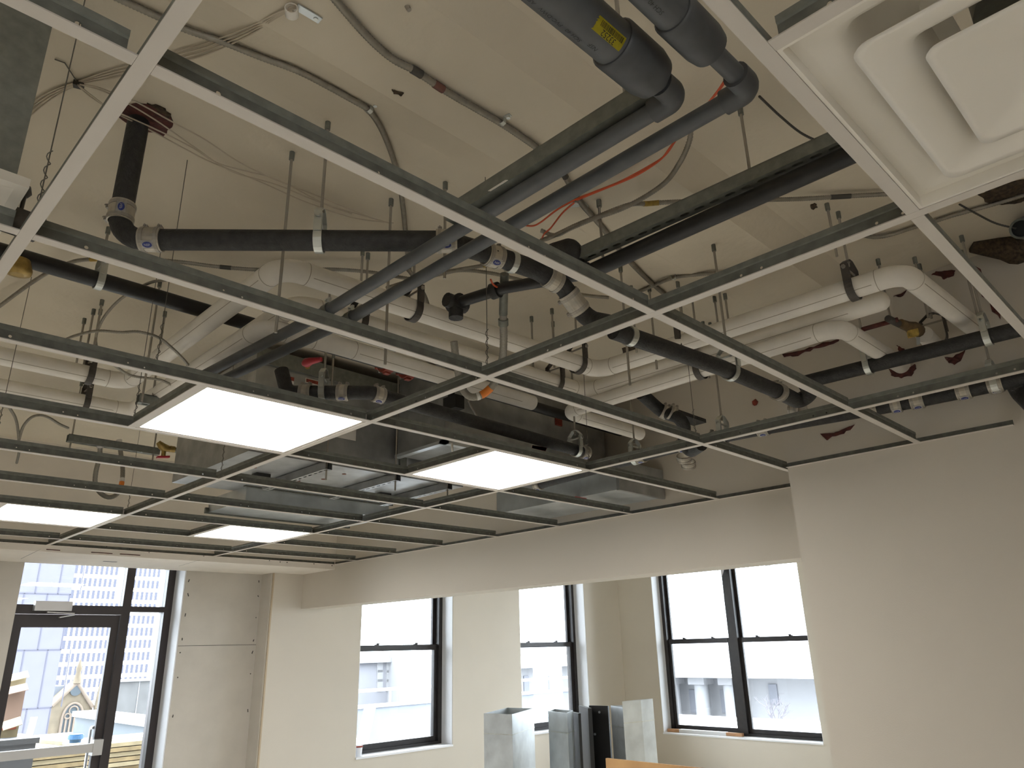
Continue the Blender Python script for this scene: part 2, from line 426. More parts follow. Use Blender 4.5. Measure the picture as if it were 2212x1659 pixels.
dr = tag(bpy.data.objects.new('door_1', None), 'dark bronze storefront door with transom and sidelight', kind='structure'); COL.objects.link(dr); dr.location = (.05, YD, 0)
F = MB(); y0, y1 = YD-.02, YD+.10
for x0, x1, z0, z1 in ((.045,.085,0,2.46), (1.243,1.308,0,2.46), (.885,.955,0,2.46)): F.box((x0, y0, z0), (x1, y1, z1))
for x0, x1, z0, z1 in ((.085,.885,2.02,2.09), (.955,1.243,2.045,2.09), (.085,.885,2.44,2.46), (.955,1.243,2.44,2.46), (.955,1.243,0,.12)): F.box((x0, y0, z0), (x1, y1, z1))
F.build('door_frame', MT['door_bronze'], dr)
G = MB(); G.box((.085,YD+.04,2.09),(.885,YD+.046,2.44)); G.build('transom_glass', MT['window_glass'], dr)
G = MB(); G.box((.955,YD+.04,.12),(1.243,YD+.046,2.045)); G.box((.955,YD+.04,2.09),(1.243,YD+.046,2.44)); G.build('sidelight_glass', MT['window_glass'], dr)
L = MB(); y0, y1 = YD+.0, YD+.045
for x0, x1, z0, z1 in ((.088,.155,.01,2.015), (.822,.882,.01,2.015), (.155,.822,1.915,2.015), (.155,.822,.01,.25)): L.box((x0, y0, z0), (x1, y1, z1))
lf = L.build('door_leaf', MT['door_bronze'], dr)
G = MB(); G.box((.155,YD+.02,.25),(.822,YD+.026,1.915)); G.build('door_glass', MT['window_glass'], lf)
B = MB(); B.box((.10,YD-.075,.955),(.865,YD-.025,1.02)); B.box((.80,YD-.08,.93),(.872,YD+.0,1.045)); B.build('push_bar', MT['closer_silver'], lf)
H = MB(); H.sweep(fillet([(.82,YD+.045,1.13),(.82,YD+.11,1.13),(.82,YD+.11,.80),(.82,YD+.045,.80)], .05), .012, 10); H.build('pull_handle', MT['closer_silver'], lf)
C = MB(); C.box((.205,YD-.085,2.04),(.475,YD-.02,2.115)); cl = C.build('door_closer', MT['closer_silver'], dr)
A = MB(); A.obox((.40,YD-.075,2.025),(.10,0,-.004),(0,.012,0),(0,0,.004)); A.obox((.45,YD-.055,2.00),(.06,.02,.012),(-.004,.012,0),(0,0,.004)); A.build('closer_arm', MT['closer_silver'], cl)
# ------------------------------------------------------------------ suspended ceiling grid
def web(mb, p, d, n, L, z0, z1, holes, th=.0007):
    """vertical sheet from p along d, with octagonal holes (s, z, r)"""
    zc = (z0+z1)/2
    for sgn in (-1, 1):
        off = n*th*sgn
        def q(s, z): return p + d*s + off + V((0,0,z))
        cur = 0.0
        def face(vs): mb.add(vs if sgn > 0 else vs[::-1], [tuple(range(len(vs)))])
        for (s, z, r) in sorted(holes):
            e = r*1.6
            if s-e <= cur or s+e >= L: continue
            face([q(cur,z0), q(s-e,z0), q(s-e,z1), q(cur,z1)])
            o = [(s+r*math.cos(PI/8+PI/4*k), z+r*math.sin(PI/8+PI/4*k)) for k in range(8)]
            sq = [(s+e,z1),(s-e,z1),(s-e,z0),(s+e,z0)]
            for k in range(4):       # corner fans
                a, b = o[(2*k) % 8], o[(2*k+1) % 8]; c = sq[k]; nx = o[(2*k+2) % 8]; c2 = sq[(k+1) % 4]
                face([q(*c), q(*b), q(*a)]); face([q(*c), q(*c2), q(*nx), q(*b)])
            cur = s+e
        face([q(cur,z0), q(L,z0), q(L,z1), q(cur,z1)])

def tee(name, a, b, label, group, holes, e0=.0, e1=.0, cat='ceiling grid bar', dz=0.0):
    a = V((a[0], a[1], GZ+dz)); b = V((b[0], b[1], GZ+dz)); L = (b-a).length; d = (b-a).normalized(); n = V((-d.y, d.x, 0))
    t = thing(name, (a+b)/2, label, cat, group)
    F = MB()
    F.obox((a+b)/2 + V((0,0,.0007)), d*(L/2), n*.012, V((0,0,.0007)))
    for sg in (-1, 1): F.obox((a+b)/2 + n*sg*.0114 + V((0,0,.0018)), d*(L/2), n*.0006, V((0,0,.0006)))
    F.build('flange', MT['white_cap'], t)
    Wb = MB(); web(Wb, a+d*e0, d, n, L-e0-e1, .0014, .031, holes); Wb.build('web', MT['galv_dark'], t)
    B = MB(); c = (a+d*e0 + b-d*e1)/2
    B.prism([a+d*e0+n*x+V((0,0,z)) for x, z in ((-.0008,.0285),(.0008,.0285),(.0034,.031),(.0034,.043),(-.0034,.043),(-.0034,.031))], d*(L-e0-e1))
    B.build('bulb', MT['galv'], t)
    return t
def pairs(L, first=.09, step=.30, r=.0036):
    out = []; s = first
    while s < L-.05:
        out += [(s, .014, r), (s+.05, .014, r)] if random.random() < .8 else [(s, .014, r)]
        s += step
    return out
YE = YB-.004
tee('main_runner', (-2*U, -1.6), (-2*U, YE), 'long main runner crossing the upper left corner of the photo', 'main runners of the ceiling grid', pairs(7.4, .1))
tee('main_runner', (0, -1.6), (0, YE), 'long main runner through the middle, along the edge of the white diffuser', 'main runners of the ceiling grid', pairs(7.4, .12))
tee('main_runner', (2*U, -1.6), (2*U, YE), 'long main runner nearest the right wall, under black drain pipes', 'main runners of the ceiling grid', pairs(7.4, .2))
ordn = ['nearest', 'second', 'third', 'fourth', 'fifth', 'sixth', 'seventh', 'eighth', 'ninth', 'farthest']
def cross(k, x0, x1, bay, e1=.012):
    L = (x1-x0)
    h = [(.09, .014, .0042), (L-.10, .014, .0042)] + [(L*.31, .015, .0026), (L*.31+.045, .012, .0026), (L*.62, .015, .0026), (L*.62+.05, .013, .0026)]
    row = 'row %s of the cross tees' % ordn[k]
    tee('cross_tee', (x0+.0125, k*U), (x1-(.0125 if e1 < .015 else .002), k*U), 'cross tee, %s row from the camera, %s' % (ordn[k], bay), 'cross tees of the ceiling grid', h, .002, e1)
for k in range(0, 10):
    if k in (1, 2): cross(k, -4*U, -2*U, 'left of the left runner')
    if k < 4: cross(k, -2*U, 0, 'between the left and middle runners')
    else: cross(k, -2*U, 0, 'ending at the middle runner from the left')
    cross(k, 0, 2*U, 'between the middle and right runners')
    if k >= 1: cross(k, 2*U, XW if k == 1 else (XW if k*U < YC else XH), 'ending at the right wall angle', e1=.02)
cross_y = [(-1, -1, 'short tee at the left side of the big white diffuser'), (-1, 3, 'short tee at the left side of the largest light panel'),
           (1, 3, 'short tee at the left side of the light panel in front of the metal plenum'), (-1, 7, 'short tee beside the far left light panel'),
           (1, 7, 'short tee beside the small far light panel next to the bulkhead')]
for i, j, lb in cross_y:
    tee('short_tee', (i*U, j*U+.0125), (i*U, (j+1)*U-.0125), lb, 'short tees of the ceiling grid', [(.09,.014,.004),(.5,.014,.004)], .002, .012)
tee('cross_tee', (-2*U+.0125, -U), (-.0125, -U), 'cross tee hidden behind the big white diffuser, at the top right of the grid', 'cross tees of the ceiling grid', [], .002, .012)

def angle(a, b, nin, label):
    a = V((a[0], a[1], GZ)); b = V((b[0], b[1], GZ)); d = (b-a).normalized(); L = (b-a).length; n = V(nin); c = (a+b)/2
    t = thing('wall_angle', c, label, 'wall angle', 'wall angles of the ceiling grid')
    F = MB(); F.obox(c + n*.011 + V((0,0,-.0006)), d*(L/2), n*.011, V((0,0,.0006))); F.build('flange', MT['white_cap'], t)
    G = MB(); G.obox(c + n*.0006 + V((0,0,.011)), d*(L/2), n*.0006, V((0,0,.011))); G.build('leg', MT['galv_dark'], t)
angle((XW, .26), (XW, YC), (-1,0,0), 'wall angle along the top of the near right partition')
angle((XH, YC+.16), (XH, YB), (-1,0,0), 'long wall angle along the header beam')
angle((XL, YB), (XH-.012, YB), (0,-1,0), 'wall angle along the drywall bulkhead above the door')

# ------------------------------------------------------------------ light panels
def light_panel(i, j, label):
    c = V(((i+.5)*U, (j+.5)*U, GZ)); h = U/2-.013
    t = thing('light_panel', c, label, 'ceiling light', 'lit square ceiling panels')
    F = MB()
    for sx, sy in ((1,0),(-1,0),(0,1),(0,-1)):
        w = .011
        if sx: F.box((c.x+sx*h, c.y-h, GZ+.0022), (c.x+sx*(h-w), c.y+h, GZ+.030))
        else: F.box((c.x-h+w, c.y+sy*h, GZ+.0022), (c.x+h-w, c.y+sy*(h-w), GZ+.030))
    F.box((c.x-h+.011, c.y-h+.011, GZ+.02), (c.x+h-.011, c.y+h-.011, GZ+.03))
    F.build('panel_frame', MT['white_cap'], t)
    G = MB(); G.box((c.x-h+.0112, c.y-h+.0112, GZ+.005), (c.x+h-.0112, c.y+h-.0112, GZ+.009)); G.build('lens', MT['frosted_lens'], t)
    D = MB(); D.box((c.x-.12, c.y-.04, GZ+.03), (c.x+.12, c.y+.04, GZ+.06)); D.build('driver_box', MT['galv'], t)
light_panel(-1, 3, 'lit light panel that looks largest, left of centre beside the dark unit')
light_panel(1, 3, 'lit light panel right of centre, in front of the metal plenum')
light_panel(-1, 7, 'lit light panel cut off by the left edge of the photo')
light_panel(1, 7, 'small far lit light panel near the bulkhead above the door')

# ------------------------------------------------------------------ square cone diffuser, upper right
def rsq(cx, cy, hx, hy, r, z, n=5):
    out = []
    for qx, qy, a0 in ((1,1,0),(-1,1,PI/2),(-1,-1,PI),(1,-1,3*PI/2)):
        for k in range(n+1):
            a = a0 + PI/2*k/n
            out.append(V((cx+qx*(hx-r)+r*math.cos(a), cy+qy*(hy-r)+r*math.sin(a), z)))
    return out
def loft(mb, rings, smooth=True, cap=False):
    n = len(rings[0]); vs = [p for r in rings for p in r]; fs = []
    for i in range(len(rings)-1):
        fs += [(i*n+j, i*n+(j+1) % n, (i+1)*n+(j+1) % n, (i+1)*n+j) for j in range(n)]
    mb.add(vs, fs, smooth)
    if cap: mb.add(rings[-1], [tuple(range(n))])
cx = cy = -U/2; c = V((cx, cy, GZ))
df = thing('square_diffuser', c, 'big white square air diffuser with stepped cones in the upper right corner', 'air diffuser')
hh = U/2-.0125
M_ = MB()
loft(M_, [rsq(cx,cy,hh,hh,.002,GZ+.0016,1), rsq(cx,cy,hh-.006,hh-.006,.002,GZ+.0016,1), rsq(cx,cy,hh-.007,hh-.007,.002,GZ+.024,1), rsq(cx,cy,hh-.022,hh-.022,.002,GZ+.025,1)], False)
M_.build('diffuser_frame', MT['diffuser_white'], df)
M_ = MB()
loft(M_, [rsq(cx,cy,hh-.022,hh-.022,.004,GZ+.025), rsq(cx,cy,hh-.050,hh-.050,.02,GZ+.030), rsq(cx,cy,hh-.066,hh-.066,.03,GZ+.040), rsq(cx,cy,hh-.077,hh-.077,.035,GZ+.062), rsq(cx,cy,hh-.084,hh-.084,.04,GZ+.10), rsq(cx,cy,.12,.12,.04,GZ+.13)])
M_.build('outer_cone', MT['diffuser_white'], df)
for nm, h0, r, zb in (('middle_cone', .222, .024, GZ-.004), ('inner_cone', .150, .020, GZ-.008)):
    M_ = MB()
    loft(M_, [rsq(cx,cy,h0-.002,h0-.002,r,zb+.004), rsq(cx,cy,h0,h0,r,zb), rsq(cx,cy,h0-.012,h0-.012,r,zb+.002), rsq(cx,cy,h0-.045,h0-.045,r,zb+.010), rsq(cx,cy,h0-.062,h0-.062,r*.9,zb+.020), rsq(cx,cy,h0-.074,h0-.074,r*.8,zb+.045), rsq(cx,cy,h0-.080,h0-.080,r*.8,zb+.09)] if nm == 'middle_cone' else
         [rsq(cx,cy,h0-.002,h0-.002,r,zb+.004), rsq(cx,cy,h0,h0,r,zb), rsq(cx,cy,h0-.012,h0-.012,r,zb+.002), rsq(cx,cy,h0-.035,h0-.035,r*.8,zb+.008), rsq(cx,cy,.02,.02,.004,zb+.034)], cap=(nm == 'inner_cone'))
    M_.build(nm, MT['diffuser_white'], df)
M_ = MB(); M_.sweep([(cx,cy,GZ+.10),(cx,cy,GZ+.40)], .10, 24); M_.build('neck_duct', MT['galv_dark'], df)
# ------------------------------------------------------------------ pipework above the grid
def text_mesh(txt, origin, ux, uy, size, m, parent, name='lettering'):
    c = bpy.data.curves.new('txt', 'FONT'); c.body = txt; c.size = 1.0; c.align_x = 'CENTER'; c.align_y = 'CENTER'; c.resolution_u = 2
    o = bpy.data.objects.new('txt', c); COL.objects.link(o)
    dg = bpy.context.evaluated_depsgraph_get(); me = o.evaluated_get(dg).to_mesh()
    mb = MB(); ux, uy, origin = V(ux), V(uy), V(origin)
    mb.add([origin + ux*(p.co.x*size) + uy*(p.co.y*size) for p in me.vertices], [tuple(q.vertices) for q in me.polygons])
    o.evaluated_get(dg).to_mesh_clear(); bpy.data.objects.remove(o); bpy.data.curves.remove(c)
    return mb.build(name, m, parent)

def coupling(parent, c, ax, r, w=.055, label=None, screws=(0,0,1), side=None):
    """no-hub coupling: ribbed steel sleeve, two clamp bands with screw blocks, a paper label with a blue oval"""
    c = V(c); ax = V(ax).normalized()
    M_ = MB(); M_.band(c, ax, r+.001, w, .0035, 24)
    o = M_.build('coupling', MT['coupling_steel'], parent)
    B = MB()
    for q in (-.33, .33): B.band(c+ax*w*q, ax, r+.0046, .010, .0016, 24)
    sv = V(screws); sv = (sv - ax*sv.dot(ax)).normalized(); sd = ax.cross(sv)
    for q in (-.33, .33):
        B.obox(c+ax*w*q + sv*(r+.009), ax*.006, sd*.009, sv*.004)
        B.sweep([c+ax*w*q+sv*(r+.011)-sd*.014, c+ax*w*q+sv*(r+.011)+sd*.014], .003, 6)
    B.build('clamp_band', MT['clamp_steel'], o)
    if side is not None:
        n = V(side); n = (n - ax*n.dot(ax)).normalized(); s2 = ax.cross(n)
        R = r+.0062; L = MB(); pts = []
        for k in range(5):
            a = (k-2)*.17; d = n*math.cos(a)+s2*math.sin(a)
            pts.append((c+d*R-ax*.016, c+d*R+ax*.016))
        for k in range(4): L.add([pts[k][0], pts[k+1][0], pts[k+1][1], pts[k][1]], [(0,1,2,3),(3,2,1,0)])
        L.build('paper_label', MT['label_white'], o)
        E = MB(); q0 = c+n*(R+.0008); ring = []
        for k in range(16):
            a = 2*PI*k/16; t = math.sin(a)*.0085/R
            ring.append(c + (n*math.cos(t)+s2*math.sin(t))*(R+.0008) + ax*math.cos(a)*.013)
        E.add(ring, [tuple(range(16)), tuple(range(15,-1,-1))]); E.build('blue_oval', MT['label_blue'], o)
        flip = 1 if (RX.dot(ax) > 0) else -1
        up = s2 if s2.dot(-RY) > 0 else -s2
        text_mesh('NSF', q0 + n*.0012, ax*flip, up, .010, MT['label_white'], o)
    return o

def hanger(c, ax, r, label, m='zinc', rod=True, top=None, name='pipe_hanger', wid=.012, group='pipe hangers'):
    """clevis hanger round a pipe of radius r at c; rod up to the deck"""
    c = V(c); ax = V(ax); ax.z = 0; ax.normalize(); s = V((-ax.y, ax.x, 0)); up = V((0,0,1)); R = r+.0055
    t = thing(name, c, label, 'pipe hanger', group)
    path = [c + s*R*math.cos(a) + up*R*math.sin(a) for a in [PI + PI*k/12 for k in range(13)]]
    h = R+.035
    path = [c - s*R*.98 + up*h] + path + [c + s*R*.98 + up*h]
    M_ = MB(); M_.strip(path, ax*wid, .0035); M_.build('strap', MT[m], t)
    Y = MB(); hy = h+.028
    Y.strip([c - s*(R+.005) + up*(R*.3), c - s*(R+.005) + up*(h+.004), c - s*.013 + up*hy, c + s*.013 + up*hy, c + s*(R+.005) + up*(h+.004), c + s*(R+.005) + up*(R*.3)], ax*wid*.9, .0035)
    Y.build('yoke', MT[m], t)
    B = MB(); B.cyl(c - s*(R+.016) + up*(h-.012), c + s*(R+.016) + up*(h-.012), .0042, 8); B.cyl(c - s*(R+.016) + up*(h-.012), c - s*(R+.009) + up*(h-.012), .008, 6); B.cyl(c + s*(R+.009) + up*(h-.012), c + s*(R+.016) + up*(h-.012), .008, 6)
    B.build('cross_bolt', MT['zinc' if m == 'zinc' else 'clamp_steel'], t)
    if rod:
        zt = (top if top else GZ+dk(c.y)) ; p = c + up*(hy-.02)
        K = MB(); K.cyl(p, (p.x, p.y, zt), .0048, 8); K.build('threaded_rod', MT['clamp_steel'], t)
        K = MB(); K.cyl((p.x, p.y, zt-.028), (p.x, p.y, zt), .0085, 8); K.build('ceiling_anchor', MT['galv'], t)
        K = MB(); K.cyl(c+up*(hy-.004), c+up*(hy+.006), .009, 6); K.build('nut', MT['clamp_steel'], t)
    return t

def rod(x, y, z0, label, z1=None, r=.0048, anchor=True, group='hanger rods'):
    z1 = GZ+dk(y) if z1 is None else z1
    t = thing('hanger_rod', (x, y, z0), label, 'rod', group)
    K = MB(); K.cyl((x, y, z0), (x, y, z1), r, 8); K.build('threaded_rod', MT['clamp_steel'], t)
    if anchor:
        K = MB(); K.cyl((x, y, z1-.028), (x, y, z1), .0088, 8); K.build('ceiling_anchor', MT['galv'], t)
    return t

def strut(a, b, label, m='galv', w=.0206, h=.0206, name='strut_channel', step=.05, slots=True):
    """slotted C channel; slotted web faces down"""
    a, b = V(a), V(b); d = (b-a).normalized(); L = (b-a).length; n = V((-d.y, d.x, 0)); c = (a+b)/2; up = V((0,0,1))
    t = thing(name, c, label, 'channel', 'slotted strut channels')
    M_ = MB(); th = .0014
    for sg in (-1, 1):
        M_.obox(c+n*sg*(w-th), d*(L/2), n*th, up*h)
        M_.obox(c+n*sg*(w-.006)+up*(h-th), d*(L/2), n*.006, up*th)
    # bottom web with oblong slots
    k = int(L/step) if slots else 0; z = -h+th
    def face(pts): M_.add(pts, [tuple(range(len(pts)))]); M_.add([p+up*.002 for p in pts[::-1]], [tuple(range(len(pts)))])
    def q(s, x): return a + d*s + n*x - up*(h-.0002)
    cur = 0; sl = .014; sw = .0065
    for i in range(k):
        s0 = (i+.5)*L/k
        face([q(cur,-w), q(cur,w), q(s0-sl-.004,w), q(s0-sl-.004,-w)])
        e0, e1 = s0-sl-.004, s0+sl+.004
        face([q(e0,-w), q(e0,-sw*.1), q(s0-sl,-sw*.6), q(s0-sl+.005,-sw), q(s0+sl-.005,-sw), q(s0+sl,-sw*.6), q(e1,-sw*.1), q(e1,-w)])
        face([q(e0,w), q(e1,w), q(e1,-sw*.1), q(s0+sl,sw*.6), q(s0+sl-.005,sw), q(s0-sl+.005,sw), q(s0-sl,sw*.6), q(e0,-sw*.1)])
        cur = e1
    face([q(cur,-w), q(cur,w), q(L,w), q(L,-w)])
    M_.build('channel', MT[m], t)
    K = MB()
    for sg in (-1, 1): K.obox(c+n*sg*(w-.0118)+up*(h-.004), d*(L/2), n*.001, up*.004)
    K.build('channel_lip', MT['galv_dark'], t)
    return t

def pipe(name, pts, r, m, label, cat='pipe', bend=.06, n=16, group=None, loc=None):
    p = fillet(pts, bend, 8)
    t = thing(name, loc or p[0], label, cat, group)
    MB().sweep(p, r, n).build('pipe_run', MT[m], t)
    return t
down = V((0,0,-1)); tocam = -RZ

# --- cast iron drain crossing the upper left (vertical stub from the deck, elbow, long run, offset)
r_ci = .0300
a0 = V((-.932, 1.733, DZ)); a1 = V((-.937, 1.725, GZ+.325))
a2 = P(965, 521, .335); a3 = P(1064, 551, .335); a4 = P(1160, 584, .335)
e1 = P(1215, 617, .31); e2 = P(1268, 690, .22)
dpipe = thing('drain_pipe', a1, 'black cast iron drain dropping from the deck, then running right across the room', 'drain pipe')
MB().sweep(fillet([a0, a1, a2], .075, 10), r_ci, 20).build('pipe_run', MT['cast_iron'], dpipe)
MB().sweep(fillet([a2, a3, a4, e1, e2, P(1315, 700, .165)], .06, 8), r_ci, 20).build('pipe_offset', MT['cast_iron'], dpipe)
d12 = (a2-a1).normalized()
coupling(dpipe, a0.lerp(a1, .79), (0,0,1), r_ci, .06, side=(RX*.45-RZ), screws=-RX)
coupling(dpipe, on_seg(a1, a2, 328, 525), d12, r_ci, .058, side=(tocam-V((0,0,.9))), screws=(0,0,1))
coupling(dpipe, a2, d12, r_ci, .06, side=(tocam-V((0,0,.7))), screws=(0,0,1))
coupling(dpipe, on_seg(a2, a4, 1066, 551), (a4-a2), r_ci, .055, side=(tocam-V((0,0,.9))))
coupling(dpipe, a4.lerp(e1,.62), (e1-a4), r_ci, .05)
coupling(dpipe, e1.lerp(e2,.48), (e2-e1), r_ci, .075, screws=-RX-RY*.3)
MB().band(on_seg(a2, a4, 1105, 568), (a4-a2), r_ci, .02, .004).build('steel_band', MT['zinc'], dpipe)
hanger(on_seg(a1, a2, 690, 524), d12, r_ci, 'bright clevis hanger holding the black drain pipe at upper left')
# --- lower continuation, parallel to the tees
b0 = P(1325, 714, .165); b1 = P(1560, 795, .15); b2 = P(1690, 850, .15); b3 = P(1725, 868, .15)
lp = thing('drain_pipe', b0, 'black drain run under the white pipes, ending at the elbow near the right wall', 'drain pipe')
MB().sweep([b0, b1, b2], .029, 18).build('pipe_run', MT['cast_iron'], lp)
MB().sweep(fillet([b2, b3, P(1752, 850, .17), P(1740, 830, .25)], .03, 6), .031, 16).build('elbow', MT['cast_iron'], lp)
coupling(lp, b1.lerp(b2,.93), (b2-b1), .03, .04)
coupling(lp, P(1722, 884, .13), V((.3,1,.4)), .03, .045, screws=(1,0,0))
MB().band(on_seg(b0, b1, 1360, 728), (b1-b0), .029, .022, .004).build('steel_band', MT['zinc'], lp)
hanger(on_seg(b1, b2, 1577, 801), (b2-b1), .029, 'bright clevis hanger on the drain run below the white pipes')

# --- black steel sprinkler main, seen at left and behind the white pipes
ym = 2.425
sp = thing('sprinkler_pipe', (-.8, ym, GZ+.52), 'smooth black steel main passing above the white pipes, joined with red couplings', 'pipe')
MB().sweep([(-2.2, ym, GZ+.52), (.50, ym, GZ+.52)], .030, 18).build('pipe_run', MT['black_steel'], sp)
MB().sweep([(.50, ym, GZ+.52), (2.3, ym, GZ+.52)], .030, 18).build('pipe_run', MT['black_steel'], sp)
for x in (.475, .60):
    M_ = MB(); c = V((x, ym, GZ+.52)); X = V((1,0,0))
    M_.band(c, X, .0305, .046, .016, 20)
    for sg in (-1, 1):
        M_.obox(c+V((0, sg*.055, 0)), (.02,0,0), (0,.016,0), (0,0,.012))
        M_.obox(c+V((0, 0, sg*.047)), (.014,0,0), (0,.012,0), (0,0,.006))
    o = M_.build('grooved_coupling', MT['red_iron'], sp)
    K = MB()
    for sg in (-1, 1): K.cyl(c+V((0, sg*.058, -.03)), c+V((0, sg*.058, .03)), .006, 6)
    K.build('coupling_bolt', MT['zinc'], o)
hanger((-.795, ym, GZ+.52), (1,0,0), .030, 'bright strap hanger on the black main at the left edge')
# --- black pipe under the long strut at right, with tees and drop
xb = .335
bp = thing('sprinkler_pipe', (xb, .3, GZ+.42), 'black pipe clipped under the slotted strut at upper right', 'pipe')
MB().sweep([(xb+.02, -.9, GZ+.42), (xb, 1.08, GZ+.42)], .0265, 18).build('pipe_run', MT['black_steel'], bp)
MB().sweep([(xb, 1.08, GZ+.42), P(1090, 622, .42), P(985, 655, .42)], .021, 14).build('pipe_run', MT['black_steel'], bp)
el = P(1240, 532, .50)
MB().sweep(fillet([(xb-.02, 1.06, GZ+.42), P(1246, 580, .44), el, P(1196, 545, .53)], .03, 8), [.026]*3+[.033]*100, 16).build('elbow', MT['cast_iron'], bp)
M_ = MB(); q = P(985, 655, .42); M_.cyl(q+V((0,-.03,0)), q+V((0,.03,0)), .030, 14); M_.cyl(q, q-V((0,0,.06)), .027, 12); M_.cyl(q+V((-.045,0,0)), q+V((.045,0,0)), .027, 12); M_.build('tee_fitting', MT['cast_iron'], bp)
M_ = MB(); M_.band(P(1070, 628, .42), (P(985,655,.42)-P(1090,622,.42)), .021, .03, .008); M_.build('collar', MT['cast_iron'], bp)
strut((xb+.006, .045, GZ+.474), (xb-.034, 1.10, GZ+.474), 'long slotted strut channel with a black pipe beneath, upper right')
rod(*P(1622, 384, .49).xy, GZ+.45, 'rod holding the near end of the long slotted strut at upper right')
rod(xb-.005, 1.0, GZ+.45, 'rod holding the far end of the long slotted strut at upper right')

# --- two grey plastic conduits with the fat drain fittings
KS = 1.092; gz = GZ+.235
def gx_(x): return CAM.x+(x-CAM.x)*KS
def gy_(y): return CAM.y+(y-CAM.y)*KS
g1x, g2x = gx_(-.462), gx_(-.385); yt = gy_(1.405)
def pvc(yc, R1, R2, xa, xb_, lab):
    t = thing('plastic_pipe', (xa, yc, gz), lab, 'pipe', None)
    MB().sweep([(-2.5, yc, gz), (xa+.03, yc, gz)], R1, 28).build('large_pipe', MT['gray_pvc'], t)
    f = MB(); f.sweep([(xa, yc, gz), (xa+.004, yc, gz), (xb_-.024, yc, gz), (xb_, yc, gz)], [R1+.003, R2, R2, R2*.90], 28); f.build('reducer', MT['fitting_pvc'], t)
    return t
y1_, y2_ = gy_(.223), gy_(.121)
t1 = pvc(y1_, .0410, .0480, gx_(-.648), gx_(-.535), 'grey plastic pipe with a yellow barcode tag, stepping down to a thin conduit')
t2 = pvc(y2_, .0328, .0393, gx_(-.628), gx_(-.520), 'grey plastic pipe nearest the diffuser, stepping down to a thin conduit')
for t, yc, gx, xs in ((t1, y1_, g1x, gx_(-.55)), (t2, y2_, g2x, gx_(-.54))):
    MB().sweep(fillet([(xs, yc, gz), (gx, yc, gz), (gx+.016, yt+.016, gz), (gx+(-.022 if t is t1 else -.027), gy_(2.25), gz+.01)], .033, 8), .0186, 16).build('conduit', MT['gray_pvc'], t)
    E_ = MB(); E_.sweep(fillet([(gx-.055, yc, gz), (gx, yc, gz), (gx, yc+.055, gz)], .024, 8), .0257, 18); E_.build('elbow', MT['fitting_pvc'], t)
# barcode tag wrapped on the pipe
R = .0415
def onp(x, a, R=R): return V((x, y1_ - R*math.sin(a), gz - R*math.cos(a)))
M_ = MB(); xs0, xs1 = gx_(-.722), gx_(-.655)
for k in range(6):
    a, b = .42+k*.10, .42+(k+1)*.10
    ra = random.uniform(-.003, .003)
    M_.add([onp(xs0+ra, a), onp(xs1, a), onp(xs1, b), onp(xs0-ra, b)], [(0,1,2,3),(3,2,1,0)])
tg = M_.build('yellow_tag', MT['yellow_tag'], t1)
B = MB(); x = xs0+.010
while x < xs1-.006:
    w = random.choice((.0007, .0011, .0016)); B.add([onp(x,.72,R+.0004), onp(x+w,.72,R+.0004), onp(x+w,.95,R+.0004), onp(x,.95,R+.0004)], [(0,1,2,3),(3,2,1,0)]); x += w+random.choice((.0008,.0013))
tag(B.build('barcode', MT['ink'], tg), kind='stuff')
text_mesh('33252', onp(gx_(-.688), .58, R+.0006), V((-1,0,0)), V((0, math.cos(.58), -math.sin(.58))), .0145, MT['ink'], tg)
text_mesh('SCH 40   PVC-DWV   ASTM D 2665', onp(gx_(-.80), -.30, R+.0006), V((-1,0,0)), V((0,.955,.29)), .012, MT['ink'], t1)
text_mesh('NSF', onp(gx_(-.695), -.12, R+.0006), V((-1,0,0)), V((0,.993,.12)), .0125, MT['ink'], t1)
text_mesh('SCH 40', V((gx_(-.68), y2_-.0334*math.sin(.1), gz-.0334*math.cos(.1))), V((-1,0,0)), V((0,.995,-.1)), .012, MT['ink'], t2)
# strut above the left conduit, and the trapeze strut carrying both
sc = strut((g1x-.005, gy_(.26), gz+.0425), (g1x-.005, gy_(.84), gz+.0425), 'strut channel lying along the top of the left grey conduit', slots=False)
M_ = MB(); M_.obox((g1x-.0268, gy_(.66), gz+.0255), (.0010,0,0), (0,.030,0), (0,.004,.0022)); M_.build('tape_scrap', MT['insulation'], sc)
rod(g1x, gy_(.33), gz+.04, 'short rod behind the fat grey reducer', r=.005)
p_ = PD(962, 394); rod(p_.x, p_.y, GZ+.37, 'rod above the black drain where the grey conduits cross the first tee row')
strut((gx_(-.635), yt, gz-.0402), (gx_(-.195), yt, gz-.0402), 'trapeze strut channel carrying the two grey conduits')
rod(gx_(-.60), yt, gz-.125, 'left rod of the trapeze strut under the grey conduits')
rod(gx_(-.245), yt, gz-.125, 'right rod of the trapeze strut under the grey conduits')
for x in (g1x+.014, g2x+.014):
    t = thing('pipe_clamp', (x, yt, gz-.02), 'strut clamp holding the %s grey conduit' % ('left' if x < (g1x+g2x)/2+.014 else 'right'), 'clamp', 'strut clamps')
    MB().band((x, yt, gz), (0,1,0), .0190, .028, .002).build('strap', MT['galv'], t)
    M_ = MB(); M_.obox((x, yt, gz+.029), (.004,0,0), (0,.012,0), (0,0,.012)); M_.cyl((x-.012,yt,gz+.032), (x+.012,yt,gz+.032), .004, 6); M_.build('clamp_screw', MT['zinc'], t)

